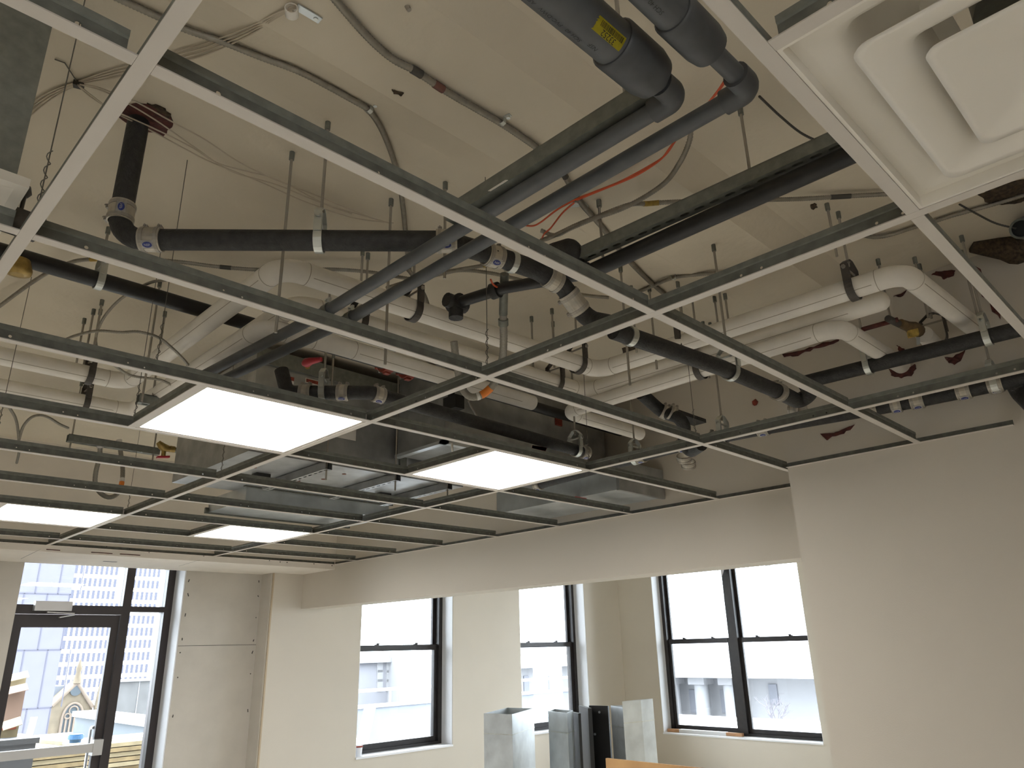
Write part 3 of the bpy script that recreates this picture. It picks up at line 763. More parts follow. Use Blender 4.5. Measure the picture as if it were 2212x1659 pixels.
# --- white insulated pipes
def white(pts, r, label, bend=.075, seams=(), group='white insulated pipes'):
    p = fillet(pts, bend, 8); t = thing('insulated_pipe', p[0], label, 'pipe', group)
    MB().sweep(p, r, 22).build('insulation_jacket', MT['insulation'], t)
    M_ = MB(); pts = [V(q) for q in pts]
    for i in range(1, len(pts)-1):          # jacket joints either side of each elbow
        for j, k in ((i, i-1), (i, i+1)):
            d = (pts[k]-pts[j]); L = d.length; d.normalize(); c = pts[j]+d*min(.085, L*.3)
            M_.band(c, d, r+.0002, .0022, .0008, 22)
    if M_.v: M_.build('jacket_joint', MT['seam_line'], t)
    M_ = MB()
    for i in range(len(pts)-1):             # lengthwise lap seam
        d = (pts[i+1]-pts[i]); L = d.length; d.normalize()
        if L < .3 or abs(d.z) > .5: continue
        s = V((-d.y, d.x, 0)); sv = (s*.80 if s.dot(tocam) > 0 else -s*.80) - V((0,0,.6)); sv.normalize()
        M_.obox((pts[i]+pts[i+1])/2 + sv*r, d*(L/2-.1), d.cross(sv)*.0012, sv*.0007)
    if M_.v: M_.build('lap_seam', MT['seam_line'], t)
    return t
zw = GZ+.42
white([(-2.3, 3.19, zw), (-.425, 3.19, zw), (-.445, 1.72, zw), (1.10, 1.645, zw), (1.145, .33, zw), (XW, .30, zw)], .0385, 'thick white insulated pipe making the upper outer loop above the grid')
white([(-2.3, 3.62, zw), (-.25, 3.62, zw), (-.27, 1.935, zw), (1.285, 1.88, zw), (1.325, .485, zw)], .0385, 'white insulated pipe one step inside the outer loop, capped near the right wall')
for o_ in [bpy.data.objects['insulated_pipe.001']]:
    MB().sweep([(1.325,.49,zw), (1.3255,.462,zw), (1.326,.448,zw), (1.326,.440,zw)], [.0387,.0365,.027,.008], 22).build('end_cap', MT['insulation'], o_)
zv = GZ+.35
white([(-.33, 3.3, zv), (-.33, 2.06, zv), (-.05, 2.03, zv), (1.06, 2.03, zv)], .036, 'white insulated pipe of the inner loop behind the third cross tee row')
white([(1.93, 2.02, zv), (1.295, 2.02, zv), (1.275, .62, zv), (XW, .61, zv)], .036, 'white insulated pipe bending twice towards the right wall under the strut hangers')
for x0, x1, y0, z in ((-1.3, -.66, 3.62, zw),):
    t = thing('rusty_pipe', (x0, y0, z), 'rusty bare pipe showing before the white insulation at the left edge', 'pipe')
    MB().sweep([(x0-.3, y0, z-.045), (x1, y0, z-.045)], .012, 10).build('pipe_run', MT['rust'], t)
hk = dict(m='strap_dark', wid=.014, group='dark strap hangers of the white pipes')
hanger((.075, 1.696, zw), (1,-.05,0), .040, 'dark strap hanger on the outer white pipe beside the grey conduits', **hk)
hanger((.965, 1.653, zw), (1,-.05,0), .040, 'dark strap hanger on the outer white pipe left of its lower elbow', **hk)
hanger((1.125, 1.20, zw), (0,1,0), .040, 'dark strap hanger on the outer white pipe right of its lower elbow', **hk)
hanger((1.14, .50, zw), (0,1,0), .040, 'dark strap hanger with round plate at the upper right white pipe', **hk)
hanger((-.01, 1.925, zw), (1,0,0), .040, 'dark strap hanger on the second white pipe behind the trapeze strut', **hk)
hanger((1.075, 1.887, zw), (1,0,0), .040, 'dark strap hanger on the second white pipe left of its elbow', **hk)
hanger((1.305, 1.08, zw), (0,1,0), .040, 'dark strap hanger on the second white pipe past its elbow', **hk)
hanger((1.285, 1.23, zv), (0,1,0), .037, 'dark strap hanger on the lowest white pipe past its elbow', **hk)
hanger((-.585, 3.19, zw), (1,0,0), .040, 'dark strap hanger on the upper white pipe at the left edge', **hk)
hanger((-.475, 3.62, zw), (1,0,0), .040, 'dark strap hanger on the lower white pipe at the left edge', **hk)

# --- black pipe and cast iron assembly along the right wall
yw = 1.65
rp_ = thing('drain_pipe', (yw, .5, GZ+.30), 'straight black pipe hung beside the right partition', 'drain pipe')
R0, R1 = V((1.72, -.5, GZ+.30)), V((yw, .95, GZ+.30))
MB().sweep([R0, R1], .030, 18).build('pipe_run', MT['cast_iron'], rp_)
hanger(on_seg(R0, R1, 1872, 778), (0,1,0), .030, 'bright clevis hanger in the middle of the black pipe by the right wall')
hanger(on_seg(R0, R1, 2128, 712), (0,1,0), .030, 'bright clevis hanger at the near end of the black pipe by the right wall')
ci = thing('drain_line', (1.70, 1.0, GZ+.15), 'coupled cast iron drain line hugging the right wall just above the grid', 'drain pipe')
line = [(1.83, -.25, GZ+.15), (1.815, .36, GZ+.15), (1.78, .70, GZ+.15), (1.70, 1.15, GZ+.15), (1.665, 1.55, GZ+.15), (1.69, 1.87, GZ+.15), (1.80, 2.72, GZ+.155)]
MB().sweep(spline(line, 6), .030, 18).build('pipe_run', MT['cast_iron'], ci)
rs = resample(spline(line, 24), .01)
def near(u, v):
    best = None
    for i in range(1, len(rs)-1):
        p = rs[i]; d = p-CAM; z = d.dot(RZ); e = (1106+FPX*d.dot(RX)/z-u)**2 + (829.5+FPX*d.dot(RY)/z-v)**2
        if best is None or e < best[0]: best = (e, i)
    i = best[1]; return rs[i], (rs[i+1]-rs[i-1]).normalized()
for (u, v, w) in ((2152,838,.05),(2084,848,.05),(1983,868,.05),(1935,876,.04),(1882,888,.05),(1648,925,.05),(1548,950,.05),(1480,975,.045),(1386,990,.05),(1165,1048,.05)):
    p, d = near(u, v); coupling(ci, p, d, .030, w, side=(-RZ*.6-V((0,0,1))), screws=(0,0,1))
hanger(near(2150,835)[0], (0,1,0), .030, 'bright clevis hanger low at the right edge over the coupled drain')
q = V((1.86, .12, GZ+.15)); MB().sweep(fillet([V((1.90,.15,GZ+.15)), P(2185, 815, .17), P(2205, 850, .10), P(2235, 880, .02)], .04), .033, 14).build('bend', MT['cast_iron'], ci)
hanger(near(1562,930)[0], (0,1,0), .030, 'clevis hanger on the coupled drain just beyond the right main runner', wid=.013)
hanger(near(1372,985)[0], (0,1,0), .030, 'clevis hanger on the coupled drain right of the second light panel', wid=.013)
# trap and offset under the white pipes
tr = thing('drain_offset', (1.45, 1.4, GZ+.2), 'black cast iron offset with stacked couplings hanging under the white pipes', 'drain pipe')
MB().sweep(fillet([P(1385, 850, .36), P(1430, 890, .30), P(1478, 905, .22), P(1478, 985, .10), P(1515, 960, .10)], .04, 8), .031, 16).build('pipe_run', MT['cast_iron'], tr)
for (u, v, g, ax) in ((1435,890,.29,(.7,-.5,-.4)), (1452,892,.27,(.7,-.5,-.4)), (1478,990,.10,(.5,.3,-.7)), (1487,1003,.085,(.5,.3,-.7))):
    coupling(tr, P(u, v, g), ax, .031, .03)
MB().box(P(1463,860,.4)+V((0,0,-.06)), P(1490,925,.3)+V((.04,0,.02))).build('square_post', MT['cast_iron'], tr)
# drain run in front of the fan unit
fr = thing('drain_pipe', (0, 1.9, GZ+.2), 'short coupled drain with an upturned end in front of the grey fan unit', 'drain pipe')
f0 = P(608, 800, .30); f1 = P(620, 848, .20); f2 = P(690, 845, .20); f3 = P(800, 848, .19); f4 = P(860, 865, .18); f5 = P(1255, 975, .14)
MB().sweep(fillet([f0, f1, f3, f4, f5], .045, 8), .028, 16).build('pipe_run', MT['cast_iron'], fr)
for (u, v, d, qa, qb) in ((660,843,f3-f1,f1,f3), (741,846,f3-f1,f1,f3), (818,851,f4-f3,f3,f4), (1262,977,f5-f4,f4,f5)): coupling(fr, on_seg(qa, qb, u, v), d, .028, .045, side=(-RZ*.6-V((0,0,1))))
hanger(on_seg(f1, f3, 698, 845), (f3-f1), .028, 'bright clevis hanger on the coupled drain in front of the fan unit')
hanger(on_seg(f4, f5, 1244, 972), (f5-f4), .028, 'clevis hanger above the corner of the second light panel')
# big vertical stack and open pipe stub at the right edge
st = thing('vent_stack', P(2212, 520, .7), 'fat black stack dropping from the hole at the right edge', 'drain pipe')
s0 = PD(2206, 545); MB().sweep([(s0.x, s0.y, s0.z), (s0.x, s0.y, GZ+.05)], .047, 18).build('pipe_run', MT['cast_iron'], st)
MB().sweep([P(2098, 530, DK), P(2170, 535, DK-.03), P(2240, 560, DK-.06)], [.03, .05, .06], 12).build('firestop_collar', MT['hole_brown'], st)
t = thing('open_pipe', P(2205, 495, .62), 'open ended grey pipe stub at the right edge', 'pipe')
p0 = P(2206, 494, .55); dr_ = (p0-CAM).normalized(); dr_ = V((dr_.x+.05, dr_.y-.05, dr_.z+.05)).normalized(); p1 = p0 + dr_*((XW-p0.x)/dr_.x)
M_ = MB(); M_.sweep([p0, p1], .034, 20, caps=False); M_.sweep([p1, p0], .029, 20, caps=False)
e1_ = dr_.cross(V((0,0,1))).normalized(); e2_ = dr_.cross(e1_)
M_.build('pipe_run', MT['gray_pvc'], t)
M_ = MB(); rr_ = lambda r: [p0 + (e1_*math.cos(k*PI/10)+e2_*math.sin(k*PI/10))*r for k in range(20)]
M_.add(rr_(.036)+rr_(.0285), [(k, 20+k, 20+(k+1) % 20, (k+1) % 20) for k in range(20)] + [((k+1) % 20, 20+(k+1) % 20, 20+k, k) for k in range(20)]); M_.build('cut_rim', MT['galv'], t)
M_ = MB(); M_.add([p0+dr_*.03+(e1_*math.cos(k*PI/10)+e2_*math.sin(k*PI/10))*.0289 for k in range(20)], [tuple(range(20)), tuple(range(19,-1,-1))]); M_.build('bore_shade', MT['rubber_black'], t)  # black disc painting the shade down inside the open pipe
# ------------------------------------------------------------------ cables, wires and hoses
def px(pts, g):
    return [(PD(q[0], q[1], -g) if (len(q) < 3 and g < 0) else P(q[0], q[1], q[2] if len(q) > 2 else g)) for q in pts]
def mc(pts, g, label, r=.0085, pitch=.0085, m='mc_cable', name='armored_cable', group=None, n=8, bands=()):
    c = spline(px(pts, g), 10); rs = resample(c, pitch/2)
    t = thing(name, rs[0], label, 'cable', group)
    MB().sweep(rs, [r*(1.0 if i % 2 else .82) for i in range(len(rs))], n).build('armor', MT[m], t)
    for (bu, bv, w, mm) in bands:
        def err(q): d = q-CAM; z = d.dot(RZ); return (1106+FPX*d.dot(RX)/z-bu)**2 + (829.5+FPX*d.dot(RY)/z-bv)**2
        i = min(range(len(rs)), key=lambda q: err(rs[q])); j = min(len(rs)-1, i+int(w/(pitch/2)))
        if j-i > 1: MB().sweep(rs[i:j], r*1.08, n).build('tape_band', MT[mm], t)
    return t
def clip(u, v, g, label, du=14, dv=-6):
    p = PD(u, v, -g) if g < 0 else P(u, v, g); t = thing('cable_clip', p, label, 'clip', 'cable clips on the deck')
    q = P(u+du, v+dv, p.z-GZ); d = (q-p); d.z = 0; d.normalize(); s = V((-d.y, d.x, 0))
    M_ = MB(); M_.strip([p-d*.010+V((0,0,.010)), p-d*.009-V((0,0,.006)), p-V((0,0,.010)), p+d*.009-V((0,0,.006)), p+d*.011+V((0,0,.011)), p+d*.030+V((0,0,.011))], s*.007, .002)
    M_.build('strap', MT['zinc'], t)
    M_ = MB(); M_.cyl(p+d*.022+V((0,0,.002)), p+d*.022+V((0,0,.012)), .006, 8); M_.build('clip_screw', MT['zinc'], t)
gc = -.012          # negative: metres below the deck
mc([(245,-8),(345,38),(405,65),(480,90),(560,122),(640,152),(700,182),(760,215),(795,237),(822,275),(845,330),(862,390),(872,460),(880,545),(884,585)], gc, 'metal clad cable curving down from the top left past the first cross tee', r=.0095)
mc([(716,-10),(790,75),(845,125),(900,155),(960,195),(1020,230),(1080,265),(1130,298),(1180,335),(1215,372),(1250,432),(1300,490),(1345,548),(1400,605),(1460,655)], gc, 'long metal clad cable with a reddish band running across the middle of the deck', r=.0105, bands=((888,146,.040,'mc_dark'),(938,178,.042,'cable_red'),(1216,374,.03,'mc_dark')))
mc([(1492,250,.70),(1492,275,.64),(1489,305,.60),(1468,352,.58),(1430,400,.58),(1350,448,.58),(1260,480,.58),(1195,510,.58),(1168,520,.6)], .58, 'metal clad cable sweeping down behind the right grey conduit')
mc([(1168,498,.62),(1200,508,.60),(1240,490,.60),(1350,445,.60),(1400,440,.62),(1440,437,.62),(1520,434,.64),(1620,432,.68),(1720,430,.71),(1830,424,.72),(1905,420,.72),(1990,415,.72)], .6, 'metal clad cable with a yellow tape band running to the diffuser corner', bands=((1390,441,.06,'yellow_stain'),(1795,426,.08,'mc_dark')))
mc([(1370,635),(1400,622),(1455,600),(1520,592),(1570,588),(1660,565),(1760,525),(1830,506),(1900,512),(1975,491),(2010,481),(2060,465),(2130,446),(2225,418)], gc, 'metal clad cable behind the white pipes, passing under the diffuser corner')
mc([(-10,668),(80,603),(150,568),(205,560),(300,560),(380,565),(470,576),(560,583),(650,584),(720,582),(800,588),(870,600),(920,606)], .70, 'metal clad cable running behind the second cross tee row from the left edge', bands=((195,561,.06,'yellow_stain'),(475,576,.05,'mc_dark')))
mc([(835,622),(900,602),(960,588),(1030,576),(1090,566)], .66, 'metal clad cable with yellow end behind the grey conduits', bands=((1045,572,.06,'yellow_stain'),))
mc([(905,605),(960,590),(1000,584),(1060,590),(1130,606),(1190,622),(1260,637),(1315,643)], .68, 'metal clad cable under the black drain right of the grey conduits')
mc([(364,605),(330,609),(300,622),(258,648),(225,685),(209,720),(208,745),(218,756)], .56, 'metal clad cable looping behind the black main at left', r=.006)
mc([(130,740),(160,726),(210,715),(260,718),(300,717),(340,728),(370,750),(400,780),(420,806)], .36, 'metal clad cable arching above the third cross tee row at left', r=.006)
mc([(245,788),(280,810),(320,817),(350,822),(392,842)], .33, 'short metal clad cable beside the corner of the largest light panel', r=.006)
mc([(20,880),(34,905),(40,940),(41,975),(36,1000)], .34, 'grey flexible cable dropping at the left edge behind the far cross tees', r=.007, group=None)
mc([(41,950),(50,922),(66,903),(85,897),(105,902),(128,916),(148,925)], .34, 'grey flexible cable arching into the left strut channel', r=.007)
mc([(-12,872),(20,880)], .34, 'short grey cable entering at the left edge', r=.007)
mc([(1000,1082),(1035,1082),(1068,1074),(1100,1062)], .66, 'dark cable near the far end of the plenum', r=.005)
mc([(1046,1101),(1075,1084),(1110,1066)], .68, 'cable with a yellow band above the far right cross tees', r=.005, bands=((1055,1095,.06,'yellow_tag'),))
mc([(1138,1112),(1155,1096),(1176,1076)], .68, 'cable clipped to the deck right of the dark junction box', r=.005)
mc([(985,1146),(1040,1141),(1085,1134),(1118,1122)], .6, 'dark cable sagging near the far wall angle', r=.005)
mc([(850,1136),(900,1126),(940,1122)], .6, 'cable end with yellow sleeve in the far right corner', r=.004, bands=((915,1124,.1,'yellow_stain'),))
mc([(1640,208),(1690,255),(1735,290),(1790,315),(1815,326)], .66, 'thin dark cable from the right grey elbow to the diffuser frame', r=.004, m='mc_dark')
mc([(2072,441,.72),(2110,462,.66),(2150,482,.60),(2196,494,.56)], .6, 'thin cable sagging to the open pipe stub at the right edge', r=.004, m='mc_dark')
for a in ((797,237,gc,'clip on the cable above the first cross tee row'), (1084,263,gc,'clip in the middle of the long cable'), (1456,599,gc,'clip on the cable behind the white pipes'), (1148,1106,.68,'clip right of the dark junction box'), (1064,1092,.68,'clip left of the dark junction box')):
    clip(a[0], a[1], a[2], 'small zinc '+a[3])
# cream low voltage wires
def wire(pts, g, label, r=.0022, m='white_wire', name='thin_wire', group='cream wires along the deck', cat='wire'):
    c = spline(px(pts, g), 8); o = MB().sweep(c, r, 6).build(name, MT[m]); return tag(o, label, cat, group)
gw = -.006
for k, (dy, lab) in enumerate(((-9,'top'),(-3,'second'),(3,'third'),(9,'lowest'))):
    wire([(640,14+dy*.3),(600,32+dy*.5),(540,66+dy),(450,104+dy*1.4),(380,124+dy*1.3),(300,146+dy),(240,160+dy),(168,180+dy*.4),(110,206+dy),(60,242+dy*1.5),(-12,296+dy*2)], gw, '%s cream wire of the bundle crossing the upper left corner' % lab)
wire([(168,183),(200,208),(240,238),(262,250),(330,284),(400,322),(455,350),(560,392),(660,436),(760,470),(850,482)], -.03, 'lowest cream wire passing in front of the brown pipe hole')
wire([(168,183),(190,205),(232,232),(262,246),(336,279),(410,316),(470,352),(540,372),(600,388),(700,440),(760,462)], -.03, 'lower middle cream wire passing in front of the brown pipe hole')
wire([(172,182),(215,190),(275,214),(300,223),(370,262),(440,300),(520,352),(600,390),(690,425),(800,470)], -.03, 'upper cream wire passing in front of the brown pipe hole')
wire([(172,182),(220,196),(270,220),(340,262),(420,318),(500,370),(600,400),(700,440),(840,482)], -.03, 'upper middle cream wire passing in front of the brown pipe hole')
an = thing('wire_anchor', PD(632, 22), 'white ring anchor with metal plate holding the wire bundle at the top', 'anchor')
c = PD(630, 25, .02); M_ = MB(); M_.band(c, V((.5,.8,0)), .013, .022, .003, 16); M_.build('ring', MT['insulation'], an)
a, b = PD(640, 14, .004), PD(692, 45, .004); d = (b-a); M_ = MB(); M_.obox((a+b)/2, d/2, V((-d.y,d.x,0)).normalized()*.010, V((0,0,.0015))); M_.build('plate', MT['duct_bright'], an)
M_ = MB(); q = PD(682, 43, .008); M_.cyl(q, q+V((0,0,.008)), .006, 8); M_.build('plate_screw', MT['zinc'], an)
tg = thing('wire_anchor', P(168, 182, DK), 'small dark tie anchor holding the wire bundle at the left', 'anchor')
M_ = MB(); q = P(170, 183, DK-.012); M_.obox(q, V((.012,-.004,0)), V((.003,.008,0)), V((0,0,.008))); M_.build('tie', MT['mc_dark'], tg)
M_ = MB(); M_.sweep([P(175,190,DK-.01), P(140,136,DK-.004), P(118,128,DK-.004)], .0018, 6); M_.build('tie_wire', MT['hanger_wire'], tg)
# orange cables
wire([(1572,162),(1560,186),(1530,222),(1490,262),(1462,300),(1436,336),(1400,360),(1340,392),(1280,416),(1246,430),(1205,452),(1168,480),(1150,488),(1128,486)], .64, 'orange cable from the right grey elbow down to the silver connector', r=.0032, m='orange_cable', name='orange_cable', group='orange cables', cat='cable')
wire([(1570,165),(1552,194),(1515,240),(1488,266),(1448,318),(1425,346),(1372,380),(1300,410),(1246,432)], .625, 'second orange cable beside the first above the right grey conduit', r=.0032, m='orange_cable', name='orange_cable', group='orange cables', cat='cable')
wire([(1240,438),(1215,460),(1190,492),(1176,505),(1170,520),(1172,532)], .6, 'orange cable tail hanging below the silver connector', r=.0032, m='orange_cable', name='orange_cable', group='orange cables', cat='cable')
wire([(1060,604),(1066,615),(1082,624),(1096,626),(1130,619),(1158,614)], .42, 'orange cable looped round the black pipe left of centre', r=.0036, m='orange_cable', name='orange_cable', group='orange cables', cat='cable')
cn = thing('cable_connector', P(1248, 440, .66), 'shiny silver cable connector with orange wires, upper middle', 'connector')
a, b = P(1232, 440, .66), P(1250, 438, .66); M_ = MB(); M_.cyl(a, b, .014, 14); M_.build('body', MT['zinc'], cn)
M_ = MB(); M_.cyl(b, P(1266, 446, .67), .010, 12); M_.build('locknut', MT['zinc'], cn)
tc_ = thing('cable_connector', P(1572, 160, .62), 'small zinc clamp at the top end of the orange cables', 'connector')
M_ = MB(); M_.cyl(P(1568,158,.62), P(1592,165,.60), .008, 10); M_.build('body', MT['zinc'], tc_)
# braided sprinkler hoses
def hose(pts, label, r=.0145, band=None):
    c = resample(spline(px(pts, .3), 12), .006)
    t = thing('flexible_hose', c[0], label, 'hose')
    MB().sweep(c, [r*(1 if i % 2 else .955) for i in range(len(c))], 12).build('braid', MT['hose_braid'], t)
    if band:
        for k0, k1, mm, q in band:
            i, j = int(k0*(len(c)-1)), int(k1*(len(c)-1)); MB().sweep(c[i:j], r*q, 14).build('label_band' if mm != 'galv' else 'fitting', MT[mm], t)
    return t
hose([(1090,592,.47),(1088,640,.42),(1087,690,.36),(1088,730,.31),(1085,775,.25),(1072,820,.19),(1050,847,.15),(1022,858,.13),(1003,846,.15),(992,815,.20),(985,775,.26),(980,735,.32)], 'braided sprinkler hose hanging in a U left of the middle crossing, with orange band', band=((.60,.67,'orange_tag',1.06),(.67,.69,'label_white',1.05),(0,.22,'galv',1.08),(.235,.27,'galv',1.3)))
hose([(870,572,.62),(888,590,.56),(905,618,.52),(918,640,.50),(925,662,.48)], 'short braided hose behind the grey conduits', r=.008)
yh = 4.28
def hz(u, v, y): p = PY(u, v, y); return (u, v, p.z-GZ)
t = thing('flexible_hose', PY(215, 960, yh), 'braided sprinkler hose hanging in a U under the left strut channel', 'hose')
c = resample(spline([PY(u, v, yh+.02*k) for k, (u, v) in enumerate(((217,950),(215,985),(207,1020),(206,1045),(216,1064),(234,1074),(252,1068),(262,1048),(265,1015),(261,980),(257,950)))], 12), .008)
MB().sweep(c, [.0135*(1 if i % 2 else .955) for i in range(len(c))], 12).build('braid', MT['hose_braid'], t)
for a, b, mm, q in ((.0,.06,'label_white',1.35), (.93,1,'label_white',1.35), (.60,.66,'orange_tag',1.06), (.66,.69,'label_white',1.05)): MB().sweep(c[int(a*(len(c)-1)):int(b*(len(c)-1))+1], .0135*q, 14).build('fitting' if q > 1.2 else 'label_band', MT[mm], t)
# struts and valve at left
ys = 4.28
a, b = PY(146, 946, ys), PY(342, 985, ys)
strut((a.x, ys, a.z), (b.x, ys, a.z-.0), 'slotted strut channel carrying hoses left of the largest light panel')
rod(a.x+.02, ys, a.z-.11, 'left rod through the hose strut at left'); rod(b.x-.03, ys, a.z-.09, 'right rod through the hose strut at left')
strut((PX(296,848,-.42).x, 3.02, GZ+.30), (-.17, 3.02, GZ+.30), 'short strut channel just left of the largest light panel')
rod(-.36, 3.02, GZ+.20, 'rod through the short strut beside the largest light panel')
bv = thing('ball_valve', PY(356, 965, ys-.1), 'brass valve with red handle beside the largest light panel', 'valve')
c = PY(355, 968, ys-.1); X = V((1,0,0))
M_ = MB(); M_.sweep([c-X*.04+V((0,0,.03)), c-X*.02+V((0,0,.012)), c, c+X*.03], [.014,.022,.026,.018], 12); M_.cyl(c+X*.03, c+X*.06, .021, 6); M_.cyl(c, c-V((0,0,.05)), .013, 10); M_.build('valve_body', MT['brass'], bv)
M_ = MB(); M_.obox(c-V((0,0,.055)), V((.035,0,.006)), V((0,.012,0)), V((0,0,.006))); M_.build('lever', MT['red_plastic'], bv)
M_ = MB(); M_.sweep([c+X*.05, c+X*.16-V((0,0,.012)), c+X*.42-V((0,0,.035))], .017, 12); M_.build('outlet_pipe', MT['galv'], bv)
# hanger wires of the grid
def hw(x, y, label, twist=True):
    t = thing('hanger_wire', (x, y, GZ+.03), label, 'wire', 'grid hanger wires')
    MB().sweep([(x, y, GZ+.036), (x+.002, y, GZ+dk(y))], .0013, 5).build('wire', MT['hanger_wire'], t)
    c = [V((x+.0045*math.cos(k*.9), y+.0045*math.sin(k*.9), GZ+.04+k*.0045)) for k in range(28)]
    MB().sweep(c, .0011, 5).build('wire_twist', MT['hanger_wire'], t)
for (x, y, lb) in ((0,2*U,'at the middle crossing of the grid'), (-2*U,2*U-.06,'left of the left main runner'), (2*U,2*U+.03,'at the right main runner near the trap'), (0,5*U,'on the middle runner behind the largest light panel'), (-.75,3*U,'left on the third cross tee row'), (-U,4*U-.03,'beside the rear corner of the largest light panel'), (0,7*U,'far back on the middle runner'), (-.9,5*U,'at the far left above the fifth cross tee row'), (2*U,3*U,'at the corner of the second light panel')):
    hw(x, y, 'thin twisted hanger wire ' + lb)
# loose rods with ceiling anchors
for k, (u, v, g, lb) in enumerate(((795,547,.44,'between grey conduit and white pipes, left'), (1148,684,.44,'left of the pair above the white pipes'), (1192,667,.44,'right of the pair above the white pipes'), (1363,618,.42,'just below the middle crossing'), (1402,618,.34,'right of the middle crossing'), (1518,695,.44,'among the white pipes at right'), (1543,640,.44,'tall one crossing in front of the white pipes at right'), (1896,560,.46,'at the upper right white pipe bend, left one'), (1975,556,.46,'at the upper right white pipe bend, right one'), (1708,774,.2,'left of the straight black pipe by the wall'), (1786,440,.52,'left of the pair under the diffuser corner'), (183,688,.44,'leftmost of three at the left edge'), (203,668,.44,'middle of three at the left edge'), (221,648,.44,'rightmost of three at the left edge'), (346,608,.2,'tall one through the left bay'), (2082,585,.2,'beside the stack at the right edge'), (1340,575,.2,'below the black offset in the middle'))):
    p = PD(u, v); rod(p.x, p.y, GZ+g, 'loose threaded rod ' + lb)

t = thing('wire_stub', P(870,-4,.70), 'short grey wire stub at the top edge', 'wire'); MB().sweep([P(862,-14,.71), P(884,22,.66)], .006, 8).build('stub', MT['clamp_steel'], t); MB().box(P(845,-6,.72), P(870,-14,.735)).build('stub_plate', MT['zinc'], t)
# ------------------------------------------------------------------ fan unit, plenum and ducts
fu = thing('fan_unit', (.55, 3.4, GZ+.14), 'dark galvanized fan unit hung on three struts behind the largest light panel', 'fan unit')
M_ = MB(); M_.box((.10, 3.0, GZ+.145), (1.46, 3.92, GZ+.66)); M_.build('casing', MT['sheet_metal'], fu)
M_ = MB(); M_.box((.095, 2.985, GZ+.60), (1.40, 3.0, GZ+.68)); M_.box((.985, 2.99, GZ+.145), (1.03, 3.0, GZ+.66)); M_.build('casing_flange', MT['galv'], fu)
M_ = MB()
for x, y in ((.28,3.30),(.35,3.55),(.72,3.14),(.70,3.32),(.78,3.6),(1.15,3.5),(.62,3.45)): M_.cyl((x, y, GZ+.1435), (x, y, GZ+.146), .012, 10)
M_.build('knockout', MT['rust'], fu)
M_ = MB()
for (x, y) in ((.38,3.42),(.80,3.52),(1.20,3.45)): M_.box((x-.04, y-.03, GZ+.125), (x+.04, y+.03, GZ+.145))
M_.build('isolation_pad', MT['rubber_black'], fu)
p, q = PY(707, 868, 2.998), PY(768, 952, 2.998); M_ = MB(); M_.box((p.x, 2.996, q.z), (q.x, 3.0, p.z)); M_.build('paper_sheet', MT['label_white'], fu)
p, q = PY(660, 816, 2.998), PY(700, 836, 2.998); M_ = MB(); M_.box((p.x, 2.996, q.z), (q.x, 3.0, p.z)); w = M_.build('warning_label', MT['label_white'], fu)
M_ = MB(); M_.box((p.x+.004, 2.9945, p.z-.022), (q.x-.004, 2.996, p.z-.004)); M_.build('label_stripe', MT['red_iron'], w)
p, q = PY(619, 812, 2.998), PY(634, 830, 2.998); M_ = MB(); M_.box((p.x, 2.996, q.z), (q.x, 3.0, p.z)); M_.m = 1; M_.box((p.x, 2.995, p.z-.02), (q.x, 2.996, p.z)); M_.build('red_white_label', [MT['label_white'], MT['red_iron']], fu)
M_ = MB(); M_.box((.46, 3.75, GZ+.062), (1.46, 4.25, GZ+.145)); M_.build('filter_box', MT['duct_bright'], fu)
M_ = MB(); M_.box((.44, 3.73, GZ+.140), (1.48, 3.752, GZ+.165)); M_.box((.44, 4.24, GZ+.055), (1.48, 4.26, GZ+.09)); M_.build('filter_frame', MT['galv_dark'], fu)
for k, x in enumerate((.50, .93, 1.30)):
    strut((x, 2.935, GZ+.122), (x, 3.60, GZ+.122), '%s perforated strut under the grey fan unit' % ('left', 'middle', 'right')[k], m='sheet_metal', w=.0206, h=.0206, step=.048)
    rod(x, 2.955, GZ+.05, '%s rod hanging the front of the fan unit' % ('left', 'middle', 'right')[k])
rl = thing('valve_lever', P(672, 783, .42), 'red plastic valve lever above the fan unit', 'lever')
a, b, c = P(655, 786, .42), P(672, 780, .42), P(694, 776, .42); M_ = MB(); M_.sweep([a, a.lerp(b,.4), b, c], [.010,.022,.016,.010], 10); M_.build('lever_grip', MT['red_plastic'], rl)
M_ = MB(); M_.cyl(P(664,792,.42), P(664,792,.50), .012, 10); M_.build('stem', MT['brass'], rl)
pl = thing('duct_plenum', (1.6, 2.9, GZ+.25), 'large galvanized supply plenum behind the second light panel', 'duct')
M_ = MB(); M_.box((.95, 2.56, GZ+.25), (2.30, 2.97, GZ+.70)); M_.build('casing', MT['sheet_metal'], pl)
M_ = MB(); M_.box((.93, 2.545, GZ+.235), (2.32, 2.58, GZ+.252)); M_.box((.93, 2.545, GZ+.235), (.965, 2.97, GZ+.252)); M_.build('bottom_flange', MT['duct_bright'], pl)
M_ = MB(); M_.add([P(1148,972,.234), P(1150,962,.234), P(1182,966,.234), P(1178,976,.234)], [(0,1,2,3),(3,2,1,0)]); M_.build('red_sticker', MT['red_paper'], pl)
p = PY(1207, 909, 2.555); M_ = MB(); M_.box((p.x-.03, 2.553, p.z-.03), (p.x+.03, 2.56, p.z+.03)); M_.build('red_tag', MT['red_iron'], pl)
c = PX(980, 872, .945); M_ = MB(); M_.obox(c, V((.03,0,0)), V((0,.05,0)), V((0,0,.035))); M_.obox(c+V((0,.02,.05)), V((.012,0,0)), V((0,.014,0)), V((0,0,.02))); M_.build('actuator_box', MT['rubber_black'], pl)
cable = px([(1013,866,.30),(1018,878,.3),(1028,895,.31),(1036,912,.33)], .3)
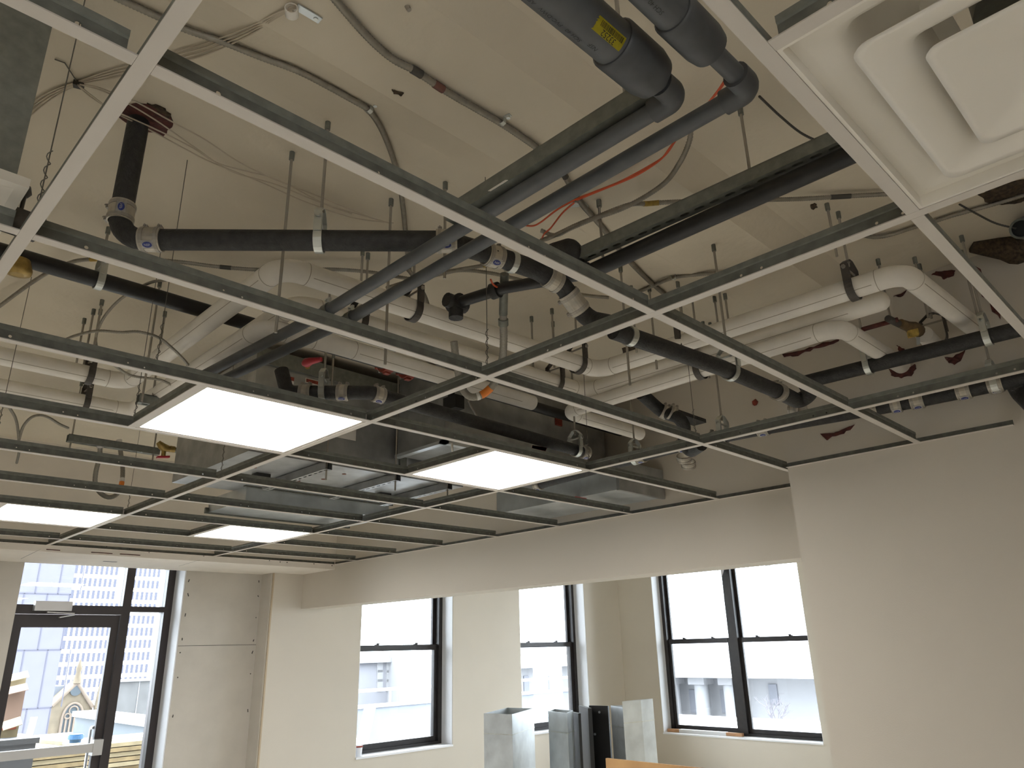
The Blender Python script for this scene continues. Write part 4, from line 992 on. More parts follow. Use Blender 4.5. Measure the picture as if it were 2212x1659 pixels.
rs = resample(spline(cable, 8), .006); t = thing('armored_cable', rs[0], 'short metal clad cable on the side of the plenum under the orange hose band', 'cable'); MB().sweep(rs, [.006*(1 if i % 2 else .8) for i in range(len(rs))], 8).build('armor', MT['mc_cable'], t)
cable = px([(976,957,.24),(977,970,.21),(979,982,.2)], .2); t = thing('flexible_hose', cable[0], 'short pale tube under the plenum left of the second light panel', 'hose'); MB().sweep(spline(cable, 6), .006, 8).build('tube', MT['insulation'], t)
du = thing('return_duct', (2.1, 2.6, GZ+.06), 'shiny low duct ending at the header beam right of the second light panel', 'duct')
M_ = MB(); M_.box((1.93, 2.19, GZ+.062), (2.355, 3.2, GZ+.232)); M_.build('casing', MT['duct_bright'], du)
MB().box((1.915, 2.18, GZ+.055), (2.365, 2.20, GZ+.233)).build('end_flange', MT['sheet_metal'], du); MB().box((1.92, 2.55, GZ+.056), (2.36, 2.565, GZ+.065)).build('seam', MT['sheet_metal'], du)
M_ = MB(); q = P(1250, 1078, .055); M_.box((q.x-.05, q.y-.02, GZ+.058), (q.x+.05, q.y+.02, GZ+.062)); M_.build('red_sticker', MT['red_paper'], du)
jb = thing('junction_box', P(1122, 1085, .5), 'dark open junction box hanging above the far right tees', 'junction box')
c = P(1122, 1085, .5); M_ = MB(); M_.obox(c, V((.05,.01,0)), V((-.006,.03,0)), V((0,0,.065))); M_.build('box', MT['galv_dark'], jb)
M_ = MB(); M_.cyl(c+V((0,.01,.06)), V((c.x, c.y+.01, DZ)), .007, 8); M_.build('conduit', MT['galv'], jb)
M_ = MB(); M_.sweep(spline([c+V((-.03,0,.06)), c+V((-.09,0,.03)), c+V((-.16,.02,.0)), c+V((-.24,.03,-.02))], 6), .003, 6); M_.build('loose_wire', MT['mc_cable'], jb)
jb = thing('junction_box', P(940, 1158, .4), 'small pale metal box on the far deck right of the bulkhead corner', 'junction box')
c = P(940, 1157, .4); M_ = MB(); M_.obox(c, V((.06,0,0)), V((0,.03,0)), V((0,0,.05))); M_.build('box', MT['galv'], jb)
M_ = MB(); M_.cyl(c+V((0,0,.05)), V((c.x, c.y, DZ)), .006, 8); M_.build('conduit', MT['galv'], jb)
# supply box at the left edge
sb = thing('supply_diffuser', (-1.55, .85, GZ+.05), 'grey duct box with a white flared pan, cut off by the left edge', 'air diffuser')
q = P(36, 381, .10); sb.location = (q.x, q.y, q.z)
M_ = MB(); M_.box((q.x-.36, q.y, q.z), (q.x, q.y+.34, DZ)); M_.build('duct_box', MT['galv'], sb)
M_ = MB(); M_.box((q.x-.37, q.y-.004, q.z-.008), (q.x+.004, q.y+.35, q.z+.002)); M_.build('duct_flange', MT['galv_dark'], sb)
b0 = P(64, 402, .06); x1, y0, zb, zt = b0.x, b0.y, GZ+.055, GZ+.075
M_ = MB(); x0, y1 = x1-.56, y0+.50
R_ = lambda k, z: [V((x0+k,y0+k,z)), V((x1-k,y0+k,z)), V((x1-k,y1-k,z)), V((x0+k,y1-k,z))]
neck = [V((q.x-.36,q.y,q.z)), V((q.x,q.y,q.z)), V((q.x,q.y+.34,q.z)), V((q.x-.36,q.y+.34,q.z))]
loft(M_, [neck, R_(.0, zt), R_(0, zb), R_(.02, zb), R_(.10, zb+.03)], False, cap=True); M_.build('white_pan', MT['diffuser_white'], sb)
bx = thing('clip_box', P(32, 480, .06), 'small black box with a knob on the tee at the left edge', 'box')
c = P(33, 478, .065); M_ = MB(); M_.obox(c, V((.045,.004,0)), V((-.004,.02,0)), V((0,0,.022))); M_.build('body', MT['strap_dark'], bx)
M_ = MB(); M_.cyl(c+V((.005,0,.02)), c+V((.006,0,.075)), .004, 8); M_.sweep([c+V((.006,0,.06)), c+V((.006,0,.07)), c+V((.006,0,.085))], [.006,.012,.008], 8); M_.build('knob', MT['mc_dark'], bx)
t = thing('rusty_stick', P(140, 420, .05), 'thin rust red stick lying along the left main runner', 'stick')
a, b = P(96, 486, .05), P(183, 368, .05); a.x = b.x = -2*U+.019; M_ = MB(); M_.obox((a+b)/2, (b-a)/2, V((.004,0,0)), V((0,0,.006))); M_.build('stick', MT['firestop'], t)
t = thing('yellow_disc', P(38, 592, .45), 'yellow round disc seen below the black main at the left edge', 'disc')
c = P(38, 590, .45); M_ = MB(); M_.sweep([c+V((0,0,.05)), c+V((0,0,.012)), c, c-V((0,0,.006))], [.03,.042,.040,.02], 16); M_.build('disc', MT['brass'], t)
# firestop and ragged holes
def patch(name, pix, m, label, pl, cat='patch', group=None, th=.004):
    f = {'deck': lambda u, v: PD(u, v, .0005), 'low': lambda u, v: PD(u, v, .0005), 'wall': lambda u, v: PX(u, v, XW-.0005), 'head': lambda u, v: PX(u, v, XH-.0005)}[pl]
    nrm = {'deck': V((0,0,-1)), 'low': V((0,0,-1)), 'wall': V((-1,0,0)), 'head': V((-1,0,0))}[pl]
    base = [f(*q) for q in pix]; out = []
    for i in range(len(base)):
        a, b = base[i], base[(i+1) % len(base)]; L = (b-a).length
        for k in range(3):
            j = V((random.uniform(-1,1), random.uniform(-1,1), random.uniform(-1,1)))*min(.008, L*.12); j -= nrm*j.dot(nrm)
            out.append(a.lerp(b, k/3)+(j if k else j*.4))
    mb = MB(); n = len(out); c = sum(out, V((0,0,0)))/n
    vs = out + [p+nrm*th*random.uniform(.6,1.4) for p in out] + [c+nrm*th*1.6]
    fs = [(i, (i+1) % n, n+(i+1) % n, n+i) for i in range(n)] + [(n+i, n+(i+1) % n, 2*n) for i in range(n)]
    mb.add(vs, fs); o = mb.build(name, MT[m]); return tag(o, label, cat, group)
fg = 'firestop patches on deck and wall'
patch('pipe_hole', [(262,232),(290,222),(318,224),(345,234),(368,250),(373,268),(362,280),(352,292),(330,284),(300,276),(278,266),(258,252)], 'firestop', 'ragged brown hole in the deck around the black drain stub', 'deck', 'hole')
patch('pipe_hole', [(318,222),(346,228),(370,246),(374,262),(352,246)], 'hole_brown', 'rough earthy rim right of the brown drain hole', 'deck', 'hole')
patch('pipe_hole', [(2114,420),(2150,402),(2200,388),(2230,390),(2225,430),(2190,438),(2150,440),(2125,434)], 'hole_brown', 'ragged brown oval hole in the deck right of the diffuser', 'deck', 'hole')
patch('firestop_patch', [(2096,570),(2112,577),(2124,596),(2138,620),(2156,640),(2166,658),(2160,690),(2142,664),(2118,626),(2098,596)], 'firestop', 'long red brown firestop smear beside the first tee at far right', 'wall', 'firestop', fg)
patch('firestop_patch', [(2012,594),(2022,587),(2040,585),(2064,584),(2060,596),(2046,600),(2040,604),(2032,598)], 'firestop', 'small red brown firestop smear above the end of the outer white pipe', 'wall', 'firestop', fg)
patch('firestop_patch', [(1920,797),(1936,806),(1954,806),(1968,798),(1977,786),(1979,797),(1968,812),(1946,817),(1926,812)], 'firestop', 'crescent of firestop below the straight black pipe', 'wall', 'firestop', fg)
patch('firestop_patch', [(2040,772),(2056,774),(2072,764),(2086,756),(2078,774),(2062,788),(2050,784)], 'firestop', 'firestop blob below the straight black pipe near its hanger', 'wall', 'firestop', fg)
patch('firestop_patch', [(1936,746),(1944,748),(1956,758),(1962,762),(1944,762)], 'firestop', 'small firestop triangle just above the straight black pipe', 'wall', 'firestop', fg)
patch('firestop_patch', [(1690,766),(1720,762),(1760,750),(1790,738),(1814,732),(1812,738),(1780,748),(1750,758),(1712,770),(1694,772)], 'firestop', 'long thin firestop line under the lowest white pipe', 'wall', 'firestop', fg)
patch('firestop_patch', [(1930,640),(1945,636),(1960,626),(1956,632),(1945,642)], 'firestop', 'firestop smear inside the bend of the outer white pipe', 'wall', 'firestop', fg)
patch('firestop_patch', [(1772,937),(1792,938),(1812,932),(1828,924),(1846,918),(1838,930),(1816,938),(1792,944),(1786,952)], 'firestop', 'red brown firestop smear on the wall under the coupled drain', 'wall', 'firestop', fg)
patch('firestop_patch', [(1625,868),(1632,862),(1638,868),(1634,876),(1628,876)], 'red_iron', 'small red spot on the wall left of the drain elbow', 'head', 'firestop', fg)
patch('pipe_hole', [(1343,752),(1360,748),(1394,741),(1390,760),(1366,772),(1347,775)], 'hole_brown', 'ragged brown hole in the deck behind the white pipe elbow', 'low', 'hole')
patch('deck_chip', [(846,192),(856,196),(872,200),(866,206),(850,200)], 'hole_brown', 'dark chip in the painted deck between the two cables', 'deck', 'chip')
patch('deck_chip', [(1750,442),(1760,438),(1766,446),(1756,452)], 'hole_brown', 'dark chip in the deck left of the rod pair under the diffuser', 'deck', 'chip')
patch('deck_chip', [(1853,476),(1862,474),(1864,484),(1855,486)], 'hole_brown', 'dark chip in the deck between rod pair and tee', 'deck', 'chip')
# small wall penetration with valve
wv = thing('wall_valve', P(1975, 700, .38), 'brass valve with yellow stain and capped white stub at the right wall', 'valve')
M_ = MB(); a, b = P(1918, 688, .40), P(1958, 708, .40); M_.sweep([a, b], .014, 10); M_.build('bare_pipe', MT['strap_dark'], wv)
M_ = MB(); a, b = P(1945,698,.40), P(1985,715,.40); M_.sweep([a, a.lerp(b,.4), a.lerp(b,.7), b], [.017,.020,.029,.026], 12); M_.build('valve_body', MT['valve_brown'], wv)
M_ = MB(); a = P(1972,720,.37); M_.obox(a, V((.012,.006,0)), V((-.004,.018,0)), V((0,0,.012))); M_.build('foam_stain', MT['yellow_stain'], wv)
M_ = MB(); a = P(1996, 722, .40); M_.sweep([a, (XW, a.y+.01, a.z)], .034, 16); M_.build('white_stub', MT['insulation'], wv)
M_ = MB(); a, b = P(1981,705,.40), P(1984,744,.37); M_.obox((a+b)/2, V((.004,0,0)), V((0,.006,0)), (b-a)/2); M_.build('steel_tab', MT['duct_bright'], wv)
hanger(P(2022, 728, .40), (1,0,0), .036, 'dark clevis ring around the white stub at the right wall', m='strap_dark', wid=.012)
M_ = MB(); a, b = P(1862, 712, .40), P(1940, 690, .40); M_.sweep([a, b], .0095, 10); t = thing('rusty_pipe', a, 'thin red brown bare pipe between the white pipes at right', 'pipe'); M_.build('pipe_run', MT['firestop'], t)

# ------------------------------------------------------------------ things standing in the room
ZD = 1.22
def upright_duct(cs, z, label, m='duct_bright', open_top=True, seams=(.11,.35), sil=None, name='sheet_metal_duct', z0=0.0, group='galvanized duct sections', cat='duct section'):
    a, b, c = [P(u, v, z-GZ) for u, v in cs]; d = a+(c-b)
    t = thing(name, (a.x, a.y, z0), label, cat, group)
    mb = MB(); th = .0022; cen = (a+c)/2; q = [a, b, c, d]
    inn = [p + (cen-p).normalized()*.006 for p in q]
    def dn(p): return V((p.x, p.y, z0))
    for i in range(4):
        j = (i+1) % 4
        mb.add([q[i], q[j], dn(q[j]), dn(q[i])], [(0,1,2,3)]); mb.add([inn[i], inn[j], dn(inn[j]), dn(inn[i])], [(3,2,1,0)])
        mb.add([q[i], q[j], inn[j], inn[i]], [(3,2,1,0)])
    mb.build('duct_wall', MT[m], t)
    for s in seams:
        zz = z-(z-z0)*s
        for i in range(2):
            p0, p1 = q[i], q[i+1]; out = (p0+p1)/2-cen; out.z = 0; out = out - (p1-p0).normalized()*out.dot((p1-p0).normalized()); out.normalize()
            MB().obox(V(((p0.x+p1.x)/2, (p0.y+p1.y)/2, zz))+out*.001, (p1-p0)/2, out*.0016, V((0,0,.003))).build('cross_break', MT['zinc'], t)
    return t
upright_duct([(1045,1541),(1106,1543),(1153,1530)], ZD, 'leftmost galvanized duct section standing under the middle window')
upright_duct([(1184,1536),(1225,1540),(1238,1535)], ZD, 'narrow galvanized duct section beside the black boards')
upright_duct([(1319,1524),(1347,1528),(1389,1527)], ZD+.02, 'galvanized duct section right of the black boards, in front of the tallest', group='galvanized duct sections')
td = upright_duct([(1344,1515),(1384,1512),(1410,1509)], ZD+.10, 'tallest galvanized duct section at the right of the group', seams=(.1,.36))
a_, b_ = P(1384,1512,ZD+.10-GZ), P(1410,1509,ZD+.10-GZ); d_ = (b_-a_).normalized(); n_ = V((d_.y,-d_.x,0)); n_ = n_ if n_.dot(CAM-a_) > 0 else -n_
text_mesh('EGDR', (a_+b_)/2 - V((0,0,.43)) + n_*.003, d_, V((0,0,1)), .05, MT['print_gray'], td)

def board(cs, z, th, label, m, name, group, bolts=()):
    a, b = [P(u, v, z-GZ) for u, v in cs]; d = (b-a); n = V((d.y, -d.x, 0)).normalized()
    if n.dot(CAM-a) < 0: n = -n
    t = thing(name, (a.x, a.y, 0), label, 'board', group)
    mb = MB(); mb.prism([a, b, V((b.x,b.y,0)), V((a.x,a.y,0))], -n*th); mb.build('panel', MT[m], t)
    if bolts:
        for (s, h) in bolts: p = a+d*s; p.z = z-h; MB().cyl(p, p+n*.006, .009, 8).build('bolt', MT['duct_bright'], t)
    return t
board([(1272,1524),(1313,1525)], 1.235, .02, 'front black lined board with two bright bolts', 'black_panel', 'lined_board', 'black lined boards', ((.55,.045),(.25,.20)))
board([(1250,1524),(1270,1530)], 1.23, .03, 'black lined board wedged behind the bolted one', 'black_panel', 'lined_board', 'black lined boards')
board([(1230,1537),(1249,1541)], 1.20, .02, 'black lined board next to the narrow duct section', 'black_panel', 'lined_board', 'black lined boards')
pw = board([(1308,1638),(1560,1664)], 1.06, .018, 'tan plywood sheet edge in front of the duct sections', 'wood', 'plywood_sheet', None)
ss = thing('wood_strip', PX(1450, 1582, 7.55), 'wooden strip with white wrap lying on the twin window sill', 'wood strip')
a, b = PX(1446, 1583, 7.52), PX(1606, 1586, 7.52); z = .615
M_ = MB(); M_.box((7.48, b.y, .592), (7.53, a.y, .628)); M_.build('strip', MT['raw_wood'], ss)
M_ = MB(); M_.box((7.475, b.y+(a.y-b.y)*.2, .591), (7.535, a.y-(a.y-b.y)*.17, .631)); M_.build('white_wrap', MT['reveal_white'], ss)
cu = thing('paint_cup', PY(780, 1648, 6.5), 'white cup with red rim on the sill of the left sash window', 'cup')
c = V((3.155, 6.50, .706)); M_ = MB(); M_.sweep([c, c+V((0,0,.09))], [.032,.040], 16); M_.build('cup', MT['reveal_white'], cu)
M_ = MB(); M_.band(c+V((0,0,.085)), (0,0,1), .0395, .016, .003, 16); M_.build('rim', MT['red_iron'], cu)
fb = thing('plastic_bag', PX(1555, 1230, 7.52), 'clear plastic bag scrap dangling from the twin window mullion', 'plastic bag')
c = PX(1557, 1236, 7.5); M_ = MB(); M_.sweep([V((c.x, c.y, 2.80)), V((c.x, c.y+.01, c.z+.10)), V((c.x, c.y, c.z+.03)), V((c.x, c.y-.005, c.z-.06))], [.03,.06,.05,.004], 9); M_.build('film', MT['clear_film'], fb)
# ------------------------------------------------------------------ outdoors
mat('roof_membrane', (.50,.50,.50), .8, var=.12, scale=3)
mat('lavender_panel', (0.0550,0.0540,0.0750), .8, var=.05, scale=1)
mat('panel_joint', (0.0300,0.0300,0.0425), .8)
mat('tower_white', (.60,.60,.62), .8)
mat('tower_glass', (0.0150,0.0165,0.0310), .5)
mat('church_stone', (0.0850,0.0675,0.0450), .9, var=.2, scale=1.5)
mat('tracery', (0.1100,0.0850,0.0650), .9)
mat('church_glass', (0.0225,0.0310,0.0375), .4)
mat('slate_gray', (0.0500,0.0500,0.0500), .9, var=.2, scale=.6)
mat('parapet_blue', (0.0375,0.0450,0.0525), .8, var=.1, scale=2)
mat('parapet_cap', (0.2000,0.2000,0.2150), .6)
mat('pale_wall', (0.0850,0.0925,0.1075), .85, var=.08, scale=1.5)
mat('pale_brick', (0.0925,0.0925,0.1025), .9, var=.05, scale=.6)
mat('pale_stone', (0.1200,0.1200,0.1250), .9)
mat('stone_dark', (0.0800,0.0825,0.0950), .9)  # darker grey for the windows of the stone buildings
mat('lumber', (0.1300,0.0950,0.0450), .8, var=.25, scale=12)
mat('lumber_end', (0.1650,0.1350,0.0800), .8, var=.15, scale=8)
mat('cardboard', (0.1000,0.0625,0.0450), .85)
mat('bin_gray', (0.0250,0.0250,0.0270), .7)
mat('bucket_blue', (0.0150,0.0650,0.1500), .5)
mat('twig', (0.0650,0.0600,0.0700), .9)
def out(name, mb, m, label, cat, group=None): o = mb.build(name, MT[m]); return tag(o, label, cat, group)
struct('roof_terrace', MB().box((-14, 7.2, -.32), (18, 15.6, -.20)), MT['roof_membrane'])
tag(MB().box((-40, -60, -.32), (40, -3.85, -.20)).build('roof_terrace', MT['roof_membrane']), kind='structure')  # unseen bright ground added behind the rear window to bounce daylight upward
tag(MB().box((-400, 7.3, -12.2), (600, 700, -12)).build('street_ground', MT['roof_membrane']), kind='structure')
tag(MB().box((-400, -60, -12.2), (-5.2, 7.3, -12)).build('street_ground', MT['roof_membrane']), kind='structure')
tag(MB().box((7.9, -60, -12.2), (600, 7.3, -12)).build('street_ground', MT['roof_membrane']), kind='structure')
def facade(name, y, pxs, label, cat, m, depth, top=None, zb=-12, group=None):
    """box building whose street face is the plane y; pxs = left/right pixel, z top"""
    a, b = PY(*pxs[0], y), PY(*pxs[1], y)
    t = thing(name, (a.x, y, zb), label, cat, group)
    MB().box((a.x, y, zb), (b.x, y+depth, top)).build('wall', MT[m], t)
    return t, a, b
# white tower with blue windows
Y = 190.0
tl = PY(122, 1430, Y); trr = PY(375, 1430, Y)
tw = thing('office_tower', (tl.x, Y, -12), 'white office tower with rows of narrow blue windows, seen through the glass door', 'building')
zb_ = PY(250, 1497, Y).z
MB().box((tl.x, Y, -12), (tl.x+46, Y+30, 75)).build('wall', MT['tower_white'], tw)
pa, pb = PY(208, 1407, Y), PY(208, 1434.5, Y); fl = pa.z-pb.z; pa, pb = PY(166, 1420, Y), PY(177.4, 1420, Y); pit = pb.x-pa.x
wm = MB(); wm.box((-.5*pit*.55, 0, -.5*fl*.68), (.5*pit*.55, .12, .5*fl*.68)); w0 = None
z0 = PY(210, 1392, Y).z
for r in range(-5, 9):
    for c in range(22):
        if c == 18: continue
        if r >= 4 and c == 9: continue
        if w0 is None:
            w0 = wm.build('window', MT['tower_glass']); w0.parent = tw; o = w0
        else: o = w0.copy(); COL.objects.link(o); o.parent = tw
        o.location = V((tl.x+pit*(.8+c), Y-.10, z0+fl*r)) - V(tw.location)
# lavender block building
Yb = 70.0
bl = thing('concrete_block', PY(60, 1400, Yb), 'blank lavender grey building with big panel joints, left in the door glass', 'building')
a, b = PY(-60, 1400, Yb), PY(130, 1420, Yb)
MB().box((a.x, Yb, -12), (b.x, Yb+20, 60)).build('wall', MT['lavender_panel'], bl)
M_ = MB(); za = PY(80, 1404, Yb).z; zc = PY(80, 1530, Yb).z; step = za-zc
for k in range(-3, 8): M_.box((a.x, Yb-.03, za+step*k-.04), (b.x, Yb, za+step*k+.04))
for k in range(-3, 8):
    for j in range(4):
        x = a.x + (b.x-a.x)*(.18+.27*j+(.12 if k % 2 else 0)); M_.box((x-.04, Yb-.03, za+step*k), (x+.04, Yb, za+step*(k+1)))
tag(M_.build('panel_joint', MT['panel_joint'], bl), kind='stuff')
# church gable
Yc = 100.0
def cq(u, v): return PY(u, v, Yc)
ch = thing('church', cq(150, 1580), 'tan stone church gable with a pointed tracery window, seen through the glass door', 'church')
L0, R0, AP = cq(112, 1524), cq(200, 1528), cq(166, 1476)
M_ = MB(); M_.prism([V((L0.x,Yc,-12)), V((R0.x,Yc,-12)), V((R0.x,Yc,R0.z)), V((AP.x,Yc,AP.z)), V((L0.x,Yc,L0.z))], (0,3,0)); M_.build('gable_wall', MT['church_stone'], ch)
M_ = MB()
for q0, q1 in ((L0, AP), (R0, AP)): M_.sweep([q0+V((0,-.1,0)), q1+V((0,-.1,.1))], .22, 6)
M_.build('coping', MT['tracery'], ch)
M_ = MB(); M_.sweep([AP, AP+V((0,0,1.2)), AP+V((0,0,1.6)), AP+V((0,0,2.6))], [.5,.25,.35,.05], 8); M_.build('finial', MT['church_stone'], ch)
M_ = MB(); cA, cB = cq(118, 1470), cq(160, 1476); M_.prism([V((cq(96,1500).x,Yc+3,L0.z)), V((L0.x,Yc+3,L0.z)), V((AP.x,Yc+3,AP.z-.3)), V((cq(124,1470).x,Yc+3,AP.z-.3))], (0,14,0)); M_.build('roof', MT['pale_wall'], ch)
wl_, wr_ = cq(130, 1570), cq(174, 1570); cx_ = (wl_.x+wr_.x)/2; hw_ = (wr_.x-wl_.x)/2; zs_ = cq(152, 1556).z; zt_ = cq(156, 1522).z; zb2 = cq(150, 1590).z
def arch(hw, zt, n=8):
    pts = [V((cx_-hw, Yc-.12, zb2)), V((cx_-hw, Yc-.12, zs_))]
    for k in range(1, n): 
        t = k/n; pts.append(V((cx_-hw*math.cos(t*PI/2), Yc-.12, zs_+(zt-zs_)*math.sin(t*PI/2)**.85)))
    pts.append(V((cx_, Yc-.12, zt)))
    return pts + [V((2*cx_-p.x, p.y, p.z)) for p in pts[-2::-1]]
M_ = MB(); M_.prism(arch(hw_*.92, zt_), (0,.1,0)); gw_ = M_.build('church_window', MT['church_glass'], ch)
M_ = MB(); M_.sweep(arch(hw_, zt_+.15), .14, 6)
for k in range(1, 5): x = cx_-hw_+2*hw_*k/5; M_.box((x-.09, Yc-.25, zb2), (x+.09, Yc-.1, zs_-.2+.9*math.sin(k*PI/5)))
for (dx, dz, rr) in ((0, .62, .42), (-.52, .28, .26), (.52, .28, .26)):
    c = V((cx_+dx*hw_, Yc-.2, zs_+dz*(zt_-zs_))); M_.sweep([c+V((math.cos(k*PI/9), 0, math.sin(k*PI/9)))*rr*hw_ for k in range(18)], .09, 5, closed=True)
M_.build('tracery', MT['tracery'], gw_)
M_ = MB(); c = cq(163, 1491); M_.cyl(c+V((0,-.2,0)), c+V((0,.1,0)), .6, 14); M_.build('round_window', MT['church_glass'], ch)
M_ = MB(); c = cq(204, 1530); M_.box((c.x-.1, Yc-.6, -12), (c.x+1.0, Yc, c.z)); M_.sweep([c+V((.45,-.3,0)), c+V((.45,-.3,5.2))], [.65,.1], 6); M_.build('pinnacle', MT['church_stone'], ch)
Ys = 112.0
sg = thing('stone_building', PY(340, 1520, Ys), 'grey stone building below the tower, seen through the sidelight', 'building')
a, b = PY(258, 1470, Ys), PY(352, 1472, Ys); MB().box((a.x, Ys, -12), (b.x+2, Ys+3, a.z)).build('wall', MT['slate_gray'], sg)
M_ = MB(); x = PY(298, 1500, Ys).x; M_.box((x-.05, Ys-.05, -12), (x+.05, Ys, a.z)); M_.box((a.x, Ys-.25, a.z-.2), (b.x+2, Ys, a.z+.15)); M_.build('cornice', MT['pale_stone'], sg)
# terrace parapet, lumber, boxes
zp = PY(150, 1586, 14.5).z
pp = thing('parapet_wall', PY(150, 1590, 14.5), 'pale terrace parapet with white cap, far across the door glass', 'parapet')
MB().box((-14, 14.5, -.32), (11, 14.8, zp-.10)).build('wall', MT['parapet_cap'], pp)
MB().box((-14, 14.42, zp-.10), (11, 14.88, zp)).build('cap', MT['parapet_cap'], pp)
pa, pb = P(262, 1546, zp+.35-GZ), P(328, 1558, zp+.35-GZ); xs_ = (pa.x+pb.x)/2
pp = thing('parapet_wall', (xs_, 11, zp), 'blue grey side parapet with white cap, seen through the sidelight', 'parapet')
MB().box((xs_, 7.4, -.32), (xs_+.3, 14.5, zp+.27)).build('wall', MT['parapet_blue'], pp)
MB().box((xs_-.06, 7.4, zp+.27), (xs_+.36, 14.5, zp+.35)).build('cap', MT['parapet_cap'], pp)
lb0 = PY(60, 1592, 9.6); zt = PY(180, 1600, 9.6).z
ls = []
for lay in range(7):
    for k in range(3):
        z1 = zt-.045*lay-.004*lay; yk = 9.0+.32*k+random.uniform(-.02,.02)
        x0 = PY(48, 1610, 9).x+random.uniform(-.06,.06)-.1; x1 = PY(330, 1615, 9).x+.6+random.uniform(-.1,.1)
        M_ = MB(); M_.box((x0, yk, z1-.040), (x1, yk+.29, z1)); 
        o = out('lumber_plank', M_, 'lumber' if lay % 2 else 'lumber_end', 'yellow lumber plank in the stack outside the door, %s layer, %s of three' % (('top','second','third','fourth','fifth','sixth','bottom')[lay], ('front','middle','back')[k]), 'plank', 'lumber stack on the terrace')
zc = PY(40, 1592, 8.3).z
bn = thing('waste_bin', PY(25, 1625, 8.3), 'dark grey waste bin full of cardboard outside the door', 'bin')
a, b = PY(-40, 1600, 8.3), PY(60, 1592, 8.3); M_ = MB(); M_.box((a.x, 8.0, -.2), (b.x, 8.6, zc)); M_.build('bin_body', MT['bin_gray'], bn)
M_ = MB(); M_.box((a.x-.02, 7.98, zc-.04), (b.x+.02, 8.62, zc+.006)); M_.build('bin_rim', MT['bin_gray'], bn)
def cbox(u0, v0, u1, v1, y, label, m='cardboard', tilt=0.0, th=.25, nm='cardboard_box'):
    a, b = PY(u0, v0, y), PY(u1, v1, y); t = thing(nm, ((a.x+b.x)/2, y, b.z), label, 'box', 'boxes outside the door')
    M_ = MB(); M_.box((a.x, y, b.z), (b.x, y+th, a.z)); M_.build('carton', MT[m], t)
    M_ = MB(); M_.obox(((a.x+b.x)/2, y-.05, a.z+.02), ((b.x-a.x)/2, 0, .02), (0, .06, .03), (0,0,.003)); M_.build('flap', MT[m], t)
    return t
cbox(8, 1494, 40, 1575, 9.0, 'tall brown cardboard box standing in the waste bin')
q = cbox(2, 1569, 36, 1594, 8.25, 'white carton with a red stripe in the waste bin', 'lumber_end')
M_ = MB(); a, b = PY(4, 1571, 8.248), PY(34, 1575, 8.248); M_.box((a.x, 8.244, b.z), (b.x, 8.25, a.z)); M_.build('red_stripe', MT['red_iron'], q)
cbox(14, 1466, 52, 1492, 9.4, 'open pale cardboard box with flaps behind the waste bin', 'lumber_end')
t = thing('white_board', PY(68, 1570, 8.6), 'white offcut board sticking up from the waste bin', 'board', None)
a, b = PY(62, 1592, 8.5), PY(74, 1549, 8.5); M_ = MB(); M_.obox((a+b)/2, V((.028,0,0)), V((0,.008,0)), (b-a)/2); M_.build('board', MT['tower_white'], t)
t = thing('wood_offcut', P(100, 1603, zt-GZ), 'pale wooden offcut lying on the lumber stack beside the waste bin', 'board')
a, b = P(84, 1601, zt+.018-GZ), P(132, 1605, zt+.018-GZ); M_ = MB(); M_.obox((a+b)/2, (b-a)/2, V((0,.05,0)), V((0,0,.016))); M_.build('board', MT['lumber_end'], t)
c = P(162, 1604, zt-GZ); bk_ = thing('blue_bucket', c, 'light blue plastic bucket standing on the lumber stack', 'bucket')
r = (P(174,1604,zt-GZ)-P(150,1604,zt-GZ)).length/2; h = PY(162, 1586, c.y).z-c.z
M_ = MB(); M_.sweep([c, c+V((0,0,h))], [r*.8, r], 18); M_.build('bucket_body', MT['bucket_blue'], bk_)
M_ = MB(); M_.band(c+V((0,0,h-.03)), (0,0,1), r*.97, .04, .01, 18); M_.build('bucket_rim', MT['bucket_blue'], bk_)
# seen through the left sash window: pale wall, brick block with windows
Yw = 12.0
pv = thing('terrace_wall', PY(860, 1550, Yw), 'pale blue terrace wall with a coping, seen through the left sash window', 'wall')
a, b = PY(700, 1492, Yw), PY(1000, 1498, Yw); zt_ = PY(860, 1503, Yw).z
MB().box((a.x, Yw, -.2), (b.x+6, Yw+.3, zt_-.15)).build('wall', MT['pale_wall'], pv)
M_ = MB(); M_.box((a.x, Yw-.03, zt_-.17), (b.x+6, Yw+.33, zt_-.13)); M_.box((a.x, Yw-.02, zt_+.10), (b.x+6, Yw+.32, zt_+.14))
for x in (PY(842,1495,Yw).x, PY(895,1495,Yw).x): M_.box((x-.02, Yw-.02, zt_-.13), (x+.02, Yw, zt_+.10))
M_.build('rail', MT['parapet_cap'], pv)
pn = thing('leaning_plank', PY(795, 1560, 10.5), 'pale plank leaning outside the left sash window', 'plank')
a, b = PY(780, 1610, 10.3), PY(800, 1526, 11.6); M_ = MB(); M_.obox((a+b)/2, V((.11,0,0)), V((0,.012,.004)), (b-a)/2); M_.build('board', MT['tower_white'], pn)
struct('trim_7', MB().box((2.2, 7.4, -.2), (6.5, 11.0, .27)), MT['roof_membrane'])
for k in range(5):
    a = P(772, 1612+9*k, .30-GZ); M_ = MB(); M_.box((a.x-.5, a.y, .2705), (a.x+2.0-.2*k, a.y+.16, .30)); out('pale_plank', M_, 'pale_stone', 'pale plank lying on the terrace outside the left sash window, %s from the back' % ('first','second','third','fourth','fifth')[k], 'plank', 'planks under the left sash window')
Yk = 60.0
bb = thing('brick_building', PY(830, 1450, Yk), 'pale brick building with white trimmed windows, through the left sash window', 'building')
a, b = PY(700, 1425, Yk), PY(930, 1425, Yk); MB().box((a.x, Yk, -12), (b.x, Yk+15, PY(850, 1425, Yk).z)).build('wall', MT['pale_brick'], bb)
